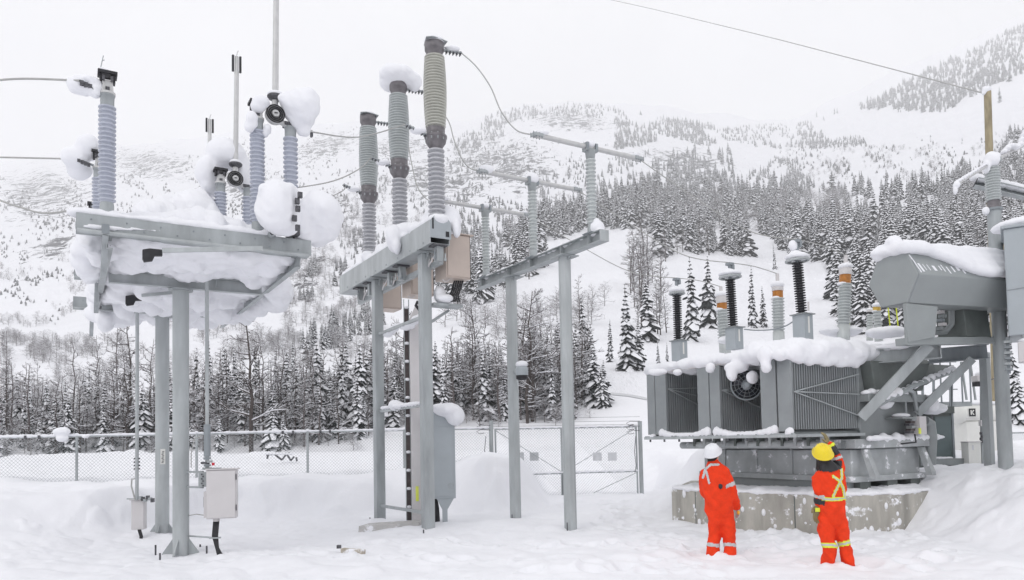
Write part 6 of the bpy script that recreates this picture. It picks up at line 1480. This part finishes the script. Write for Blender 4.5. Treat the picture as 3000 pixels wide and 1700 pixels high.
# --- the dark forest belt, right half
fill('con', [(1480, 720), (1560, 660), (1760, 600), (1900, 560), (2100, 580), (2300, 560), (2500, 560), (2700, 545), (2900, 510), (3060, 470), (3060, 640), (2700, 620), (2400, 640), (2000, 660), (1700, 680), (1500, 760)], 760, 46, 100, nz=150, thr=-.12, seed=2, bare_mix=.12)
fill('con', [(1380, 880), (1480, 800), (1600, 720), (2000, 660), (2400, 650), (3060, 640), (3060, 760), (2600, 790), (2420, 770), (2000, 745), (1760, 770), (1600, 790), (1500, 850), (1400, 900)], 560, 85, 160, nz=170, thr=-.12, seed=3, bare_mix=.14)
fill('con', [(2420, 760), (3060, 730), (3060, 1000), (2460, 990)], 150, 130, 200, seed=4)
fill('con', [(1940, 480), (2010, 460), (2150, 520), (2160, 570), (1960, 590)], 110, 26, 46, seed=5)
fill('con', [(1900, 480), (2000, 440), (2160, 450), (2160, 520), (2080, 545), (1960, 560)], 70, 28, 44, seed=5)
fill('con', [(2200, 580), (2420, 500), (2540, 560), (2480, 600), (2300, 610)], 60, 24, 44, nz=60, thr=.05)
# --- upper slopes
fill('con', [(2500, 318), (2640, 250), (2760, 190), (2900, 120), (3060, 50), (3060, 190), (2900, 255), (2760, 335), (2640, 325)], 1100, 13, 24, (1., 1.5), seed=6)
fill('con', [(2380, 345), (2560, 310), (2660, 300), (2640, 330), (2540, 320)], 50, 12, 18, nz=50, thr=0)
fill('con', [(1800, 350), (1900, 340), (2080, 370), (2140, 420), (2060, 430), (1960, 400), (1880, 430), (1800, 440)], 420, 13, 22, (1, 1.4), nz=70, thr=-.1)
fill('con', [(1420, 330), (1600, 300), (1900, 320), (2080, 350), (2080, 380), (1800, 350), (1600, 340), (1420, 380)], 420, 9, 16, (1, 1.5), nz=60, thr=-.05)
fill('con', [(2080, 380), (2300, 360), (2340, 430), (2280, 440), (2140, 420)], 190, 9, 16, (1, 1.5), nz=60, thr=-.1)
fill('con', [(2360, 420), (2520, 400), (2540, 430), (2380, 440)], 160, 10, 17, (1, 1.4))
fill('con', [(2330, 345), (2420, 330), (2420, 420), (2340, 430)], 120, 9, 16, (1, 1.4), nz=40, thr=-.1)
fill('con', [(1800, 470), (1900, 450), (1960, 500), (1900, 560), (1780, 590), (1700, 600)], 110, 18, 34, nz=70, thr=-.2)
fill('con', [(2150, 500), (2400, 450), (2480, 500), (2250, 560)], 70, 16, 30, nz=60, thr=0)
fill('bush', [(2300, 430), (2700, 430), (3000, 380), (3000, 470), (2700, 530), (2300, 540)], 300, 8, 15, nz=70, thr=.12)
fill('con', [(2300, 430), (2700, 430), (3000, 380), (3000, 470), (2700, 530), (2300, 540)], 120, 7, 16, (1.2, 2.4), nz=70, thr=.12, seed=71)
fill('con', [(1320, 420), (1480, 330), (1480, 400), (1340, 460)], 200, 10, 18, (1, 1.4), nz=60, thr=-.1)
fill('con', [(1280, 520), (1500, 470), (1800, 580), (1600, 690), (1420, 740), (1280, 640)], 170, 16, 40, nz=80, thr=.05)
fill('bush', [(1280, 480), (1700, 450), (1760, 600), (1500, 720), (1300, 720)], 170, 8, 18, nz=90, thr=.05)
fill('con', [(2960, 400), (3060, 370), (3060, 480), (2900, 500)], 60, 40, 70)
fill('con', [(2700, 600), (2400, 560), (3060, 520)], 60, 50, 80)
ring('con', [(2960, 240, 60, .9, None), (2945, 235, 45, .9, None), (2930, 300, 50, .8, None)])
# --- left mountain: brush, scrub and thin trees
fill('con', [(0, 480), (420, 420), (640, 410), (1100, 350), (1300, 360), (1280, 560), (900, 620), (400, 720), (0, 760)], 1000, 4, 11, (1.2, 2.8), nz=70, thr=.2, seed=9)
fill('con', [(0, 560), (900, 430), (1280, 420), (1280, 640), (900, 700), (300, 800), (0, 860)], 420, 6, 14, (1.2, 2.4), nz=60, thr=.2, seed=19)
fill('con', [(1300, 430), (1700, 420), (2400, 420), (3000, 380), (3000, 500), (2300, 560), (1700, 620), (1300, 640)], 500, 6, 13, (1.1, 2.2), nz=60, thr=.15, seed=29)
fill('bush', [(300, 760), (640, 640), (1000, 560), (1060, 700), (860, 860), (560, 900), (300, 900)], 300, 12, 26, nz=90, thr=.05, seed=10)
fill('con', [(880, 800), (1060, 680), (1090, 760), (960, 860), (880, 900)], 40, 26, 50, nz=60, thr=0)
fill('bush', [(0, 960), (200, 940), (300, 1000), (320, 1120), (0, 1160)], 200, 24, 44, nz=60, thr=-.05, seed=51)
fill('bush', [(560, 960), (880, 880), (1080, 900), (1080, 1060), (560, 1080)], 200, 24, 50, nz=70, thr=0., seed=52)
fill('bush', [(820, 860), (1020, 800), (1100, 830), (1000, 960), (840, 980)], 120, 22, 34)
fill('con', [(870, 1010), (1000, 940), (1100, 900), (1130, 960), (1000, 1020), (900, 1060)], 90, 44, 74)
fill('bush', [(0, 1150), (330, 1120), (330, 1240), (0, 1260)], 90, 40, 70, nz=60, thr=-.05, seed=53)
fill('bush', [(300, 900), (560, 900), (560, 1100), (300, 1100)], 90, 24, 44, nz=60, thr=0., seed=54)
fill('bare', [(-40, 1200), (560, 1180), (560, 1332), (-40, 1342)], 62, 80, 230)
fill('bare', [(560, 1130), (1060, 1110), (1060, 1300), (560, 1330)], 70, 80, 250)
fill('bare', [(1060, 1110), (1500, 1110), (1500, 1240), (1060, 1255)], 55, 90, 220)
fill('bare', [(1500, 1080), (1740, 1080), (1730, 1210), (1500, 1235)], 80, 130, 230)
fill('con', [(480, 1180), (1080, 1130), (1080, 1290), (480, 1325)], 95, 70, 190)
fill('con', [(-40, 1240), (480, 1220), (480, 1335), (-40, 1340)], 45, 60, 150)
fill('con', [(1060, 1100), (1500, 1090), (1500, 1240), (1060, 1255)], 85, 80, 200)
fill('con', [(1500, 1060), (1740, 1060), (1740, 1205), (1500, 1235)], 60, 110, 210)
fill('bush', [(1280, 930), (1780, 860), (1780, 960), (1280, 1020)], 50, 50, 90)
fill('bush', [(-40, 1290), (1050, 1270), (1050, 1320), (-40, 1345)], 80, 30, 70)
fill('bush', [(1050, 1220), (1730, 1200), (1730, 1245), (1050, 1270)], 60, 40, 75)
fill('bare', [(1840, 760), (1960, 740), (1960, 1000), (1860, 1000)], 26, 120, 190)
fill('con', [(1270, 870), (1390, 790), (1500, 800), (1500, 850), (1330, 905)], 70, 80, 120, seed=3)
fill('con', [(1230, 780), (1400, 700), (1520, 700), (1400, 790), (1260, 850)], 60, 50, 80, seed=3)
fill('con', [(0, 680), (300, 640), (560, 800), (320, 950), (0, 960)], 150, 5, 13, (1.2, 2.6), nz=55, thr=.28, seed=39)
fill('bush', [(2000, 600), (2480, 590), (2480, 690), (2000, 700)], 60, 60, 100)
fill('bush', [(640, 860), (900, 660), (1080, 520), (1290, 520), (1280, 640), (1080, 760), (900, 900)], 420, 14, 30, nz=80, thr=.02, seed=61)
fill('con', [(640, 860), (900, 660), (1080, 520), (1290, 520), (1280, 700), (1080, 800), (900, 900)], 260, 10, 34, (1, 1.7), nz=70, thr=.1, seed=62)
fill('bush', [(0, 700), (300, 660), (420, 900), (0, 960)], 200, 10, 22, nz=80, thr=.1, seed=63)
fill('con', [(1290, 420), (1700, 420), (1780, 560), (1500, 700), (1290, 680)], 300, 9, 24, (1, 1.7), nz=70, thr=.08, seed=64)
fill('bare', [(-40, 1270), (1090, 1240), (1090, 1290), (-40, 1325)], 18, 220, 360, (.5, .8))
fill('bare', [(1060, 1200), (1700, 1170), (1700, 1225), (1060, 1250)], 22, 200, 330, (.6, .95))
fill('con', [(560, 1200), (1090, 1150), (1090, 1270), (560, 1300)], 46, 120, 250, (.55, .9))
fill('con', [(-40, 1230), (560, 1210), (560, 1300), (-40, 1330)], 26, 110, 210, (.55, .9))
# --- trees that stand out one by one
ring('bare', [(735, 1325, 440, 1.15, 0), (378, 1305, 390, .9, 0), (345, 1300, 360, .7, 3), (215, 1310, 330, .8, 2), (1560, 1235, 390, 1.15, 4), (1110, 1255, 260, .9, 1), (1140, 1255, 240, .8, 3), (1545, 1240, 330, 1.2, 1), (1330, 1250, 300, .9, 2), (1000, 1265, 260, 1., 4), (910, 1270, 250, .9, 3), (640, 1290, 200, 1., 4), (1880, 960, 250, 1.0, 3), (1700, 1000, 200, .7, 3)])
ring('con', [(860, 1160, 170, .75, 2), (848, 1155, 120, .8, None), (2370, 745, 150, .9, 2), (1835, 1085, 265, 1., 0), (1790, 1060, 130, .8, None), (1715, 1120, 260, .75, 4), (1745, 1190, 190, 1.1, 5), (1690, 1150, 200, .9, 1), (1765, 1180, 130, 1.2, 3), (2240, 960, 130, .7, None), (2270, 790, 80, .8, 2), (2205, 960, 190, .8, 2), (1930, 1070, 80, .8, 2), (1955, 1070, 70, .8, 4),
    (2080, 960, 220, .9, 1), (2030, 1000, 260, .9, 0), (1895, 1000, 190, 1., 3), (1870, 1085, 150, 1.1, 5), (1615, 1230, 200, .9, 2), (1655, 1225, 170, 1., 3), (1300, 1250, 220, .8, 0), (1420, 1230, 210, .9, 1), (1350, 1220, 180, .8, 4), (1400, 1080, 110, .8, 2), (930, 1240, 150, .8, 1), (1255, 1040, 90, .7, None), (2105, 470, 0.1, 1, None)])
ring('con', [(2380 + i * 60, 700 + (i % 3) * 14, 140 + 12 * (i % 2), .85, i % 6) for i in range(8)])
ring('big', [(310, 1310, 185, 1.0, 0), (418, 1318, 190, .9, 1), (116, 1325, 105, 1.0, 2), (640, 1325, 110, .95, 2), (800, 1320, 135, 1., 1), (830, 1318, 110, .9, 0), (20, 1330, 75, 1.1, 2), (565, 1310, 95, .9, 0), (1765, 1195, 120, 1., 1), (2975, 1190, 200, .7, 0), (2990, 1240, 150, .8, 1)])
PL = [p for p in PL if p[5] > 1]

MESH = {'con': CON, 'big': BIG, 'bare': BARE, 'bush': BUSH}
LAND = ((-400, 'left of the frame posts'), (380, 'behind the left frame posts'), (580, 'between the left frame and the fence post bend'), )
def landmark(px):
    for lo, hi, s in ((-500, 300, 'left of the slim pipe'), (300, 620, 'behind the round posts'), (620, 1080, 'left of the square posts'), (1080, 1290, 'behind the square posts'), (1290, 1480, 'left of the bus goalpost'),
                      (1480, 1700, 'inside the bus goalpost'), (1700, 1960, 'right of the bus goalpost'), (1960, 2200, 'above the left arrester'), (2200, 2420, 'above the tallest arrester'), (2420, 2880, 'above the oil drum'), (2880, 4000, 'at the insulator pole')):
        if lo <= px < hi: return s
    return 'beyond the yard'
ORD = ['', 'second', 'third', 'fourth', 'fifth', 'sixth', 'seventh', 'eighth', 'ninth', 'tenth', 'eleventh', 'twelfth', 'thirteenth', 'fourteenth', 'fifteenth', 'sixteenth', 'seventeenth', 'eighteenth', 'nineteenth', 'twentieth']
def ordw(i):
    if i < 20: return (ORD[i] + ' ') if i else ''
    tens = ('', '', 'twenty', 'thirty', 'forty', 'fifty', 'sixty', 'seventy', 'eighty', 'ninety'); o = ('', 'first', 'second', 'third', 'fourth', 'fifth', 'sixth', 'seventh', 'eighth', 'ninth')
    n = i + 1
    if n % 10 == 0: return tens[n // 10][:-1] + 'ieth '
    return tens[n // 10] + '-' + o[n % 10] + ' '
vis = [p for p in PL if -60 < p[6] < 3060 and p[0] in ('con', 'big')]; vis.sort(key=lambda p: -p[5]); ONE_C = vis[:290]
visb = [p for p in PL if -60 < p[6] < 3060 and p[0] == 'bare']; visb.sort(key=lambda p: -p[5]); ONE_B = visb[:110]
single = set(id(p) for p in ONE_C + ONE_B)
bins = {}
for p in ONE_C + ONE_B:
    zone = 'valley floor' if p[7] > 1100 else ('lower slope' if p[7] > 860 else ('forest belt' if p[7] > 640 else 'upper forest'))
    size = 'tall' if p[5] > 150 else ('middling' if p[5] > 100 else 'small'); fam = 'bare' if p[0] == 'bare' else ('con' if p[0] == 'con' else 'big')
    bins.setdefault((fam, zone, size, landmark(p[6])), []).append(p)
protos = {}
for (fam, zone, size, land), L in bins.items():
    L.sort(key=lambda p: p[6])
    for i, p in enumerate(L):
        kind, var, loc, H, wf = p[:5]; v = (R_.randrange(len(MESH[kind])) if var is None else var)
        noun = {'bare': 'leafless tree', 'con': 'narrow snowy fir', 'big': 'bushy snow-loaded fir'}[fam]
        pre = '' if len(L) == 1 else ('leftmost ' if i == 0 else f'{ordw(i)}from left, ')
        lb = f"{pre}{size} {noun} on the {zone} {land}".replace('-', '-')
        nm = 'bare_tree' if fam == 'bare' else 'conifer_tree'; key = (kind, v)
        if key not in protos:
            o = thing(nm, lb, 'tree', loc, 'leafless trees on the valley floor' if fam == 'bare' else 'snowy conifers')
            for me in MESH[kind][v]:
                c = bpy.data.objects.new(me.name.split('.')[0], me); col.objects.link(c); c.parent = o
            protos[key] = o
        else:
            src = protos[key]; o = src.copy(); col.objects.link(o)
            for ch in src.children:
                c = ch.copy(); col.objects.link(c); c.parent = o
            o['label'] = lb
        o.location = loc - Vector((0, 0, .02 * H)); o.rotation_euler = (R_.uniform(-.03, .03), R_.uniform(-.03, .03), R_.uniform(0, 6.28)); o.scale = (H * wf, H * wf, H)
# everything else in the far woods is one mass
def scatter(name, label, kinds, cat):
    C2 = bpy.data.collections.new(name + '_kinds'); idx = {}
    for kd in kinds:
        for v, (cr, tk) in enumerate(MESH[kd]):
            bm = bmesh.new(); bm.from_mesh(tk); 
            me = cr.copy(); tmp = bmesh.new(); tmp.from_mesh(me); n0 = len(me.materials)
            mats = list(me.materials); tm = tk.materials[0]
            if tm not in mats: me.materials.append(tm); mats.append(tm)
            tk2 = tk.copy(); 
            for p in tk2.polygons: p.material_index = mats.index(tm)
            tmp.from_mesh(tk2); tmp.to_mesh(me); tmp.free(); bm.free()
            o = bpy.data.objects.new(f'z{len(idx):02d}_{kd}', me); C2.objects.link(o); idx[(kd, v)] = len(idx)
    pts = [p for p in PL if p[0] in kinds and id(p) not in single]
    me = bpy.data.meshes.new(name); me.from_pydata([tuple(p[2] - Vector((0, 0, .03 * p[3]))) for p in pts], [], [])
    a = me.attributes.new('rot', 'FLOAT_VECTOR', 'POINT'); a.data.foreach_set('vector', [x for p in pts for x in (R_.uniform(-.04, .04), R_.uniform(-.04, .04), R_.uniform(0, 6.28))])
    a = me.attributes.new('scl', 'FLOAT_VECTOR', 'POINT'); a.data.foreach_set('vector', [x for p in pts for x in (p[3] * p[4], p[3] * p[4], p[3])])
    a = me.attributes.new('idx', 'INT', 'POINT'); a.data.foreach_set('value', [idx[(p[0], R_.randrange(len(MESH[p[0]])) if p[1] is None else p[1])] for p in pts])
    o = bpy.data.objects.new(name, me); col.objects.link(o); tag(o, label, cat, None, 'stuff')
    g = bpy.data.node_groups.new(name, 'GeometryNodeTree'); g.interface.new_socket('Geometry', in_out='INPUT', socket_type='NodeSocketGeometry'); g.interface.new_socket('Geometry', in_out='OUTPUT', socket_type='NodeSocketGeometry')
    N = g.nodes.new; gi, go, ip, ci = N('NodeGroupInput'), N('NodeGroupOutput'), N('GeometryNodeInstanceOnPoints'), N('GeometryNodeCollectionInfo')
    ci.inputs['Collection'].default_value = C2; ci.inputs['Separate Children'].default_value = True; ci.inputs['Reset Children'].default_value = True
    def at(nm, ty): n = N('GeometryNodeInputNamedAttribute'); n.data_type = ty; n.inputs[0].default_value = nm; return n.outputs[0]
    K = g.links.new; K(gi.outputs[0], ip.inputs['Points']); K(ci.outputs[0], ip.inputs['Instance']); ip.inputs['Pick Instance'].default_value = True
    K(at('idx', 'INT'), ip.inputs['Instance Index']); K(at('rot', 'FLOAT_VECTOR'), ip.inputs['Rotation']); K(at('scl', 'FLOAT_VECTOR'), ip.inputs['Scale']); K(ip.outputs[0], go.inputs[0])
    md = o.modifiers.new('trees', 'NODES'); md.node_group = g; return o
rd = [(1770, 1150), (1800, 1152), (1840, 1156), (1880, 1163), (1920, 1172)]; A_ = [on_ground(x, y) for x, y in rd]; B_ = [on_ground(x, y + 7) for x, y in rd]
if None not in A_ + B_:
    m = MB(); up = Vector((0, 0, .06)); m.add([p + up for p in A_ + B_], [(i, i + 1, i + 6, i + 5) for i in range(4)], 'sign_grey'); m.build('road')['kind'] = 'structure'
scatter('forest', 'mass of snowy conifers covering the mountainside', ('con', 'big'), 'forest')
scatter('brush', 'grey leafless brush and saplings scattered over the slopes', ('bush', 'bare'), 'brush')
print('TREES', len(PL), len(ONE_C), len(ONE_B))
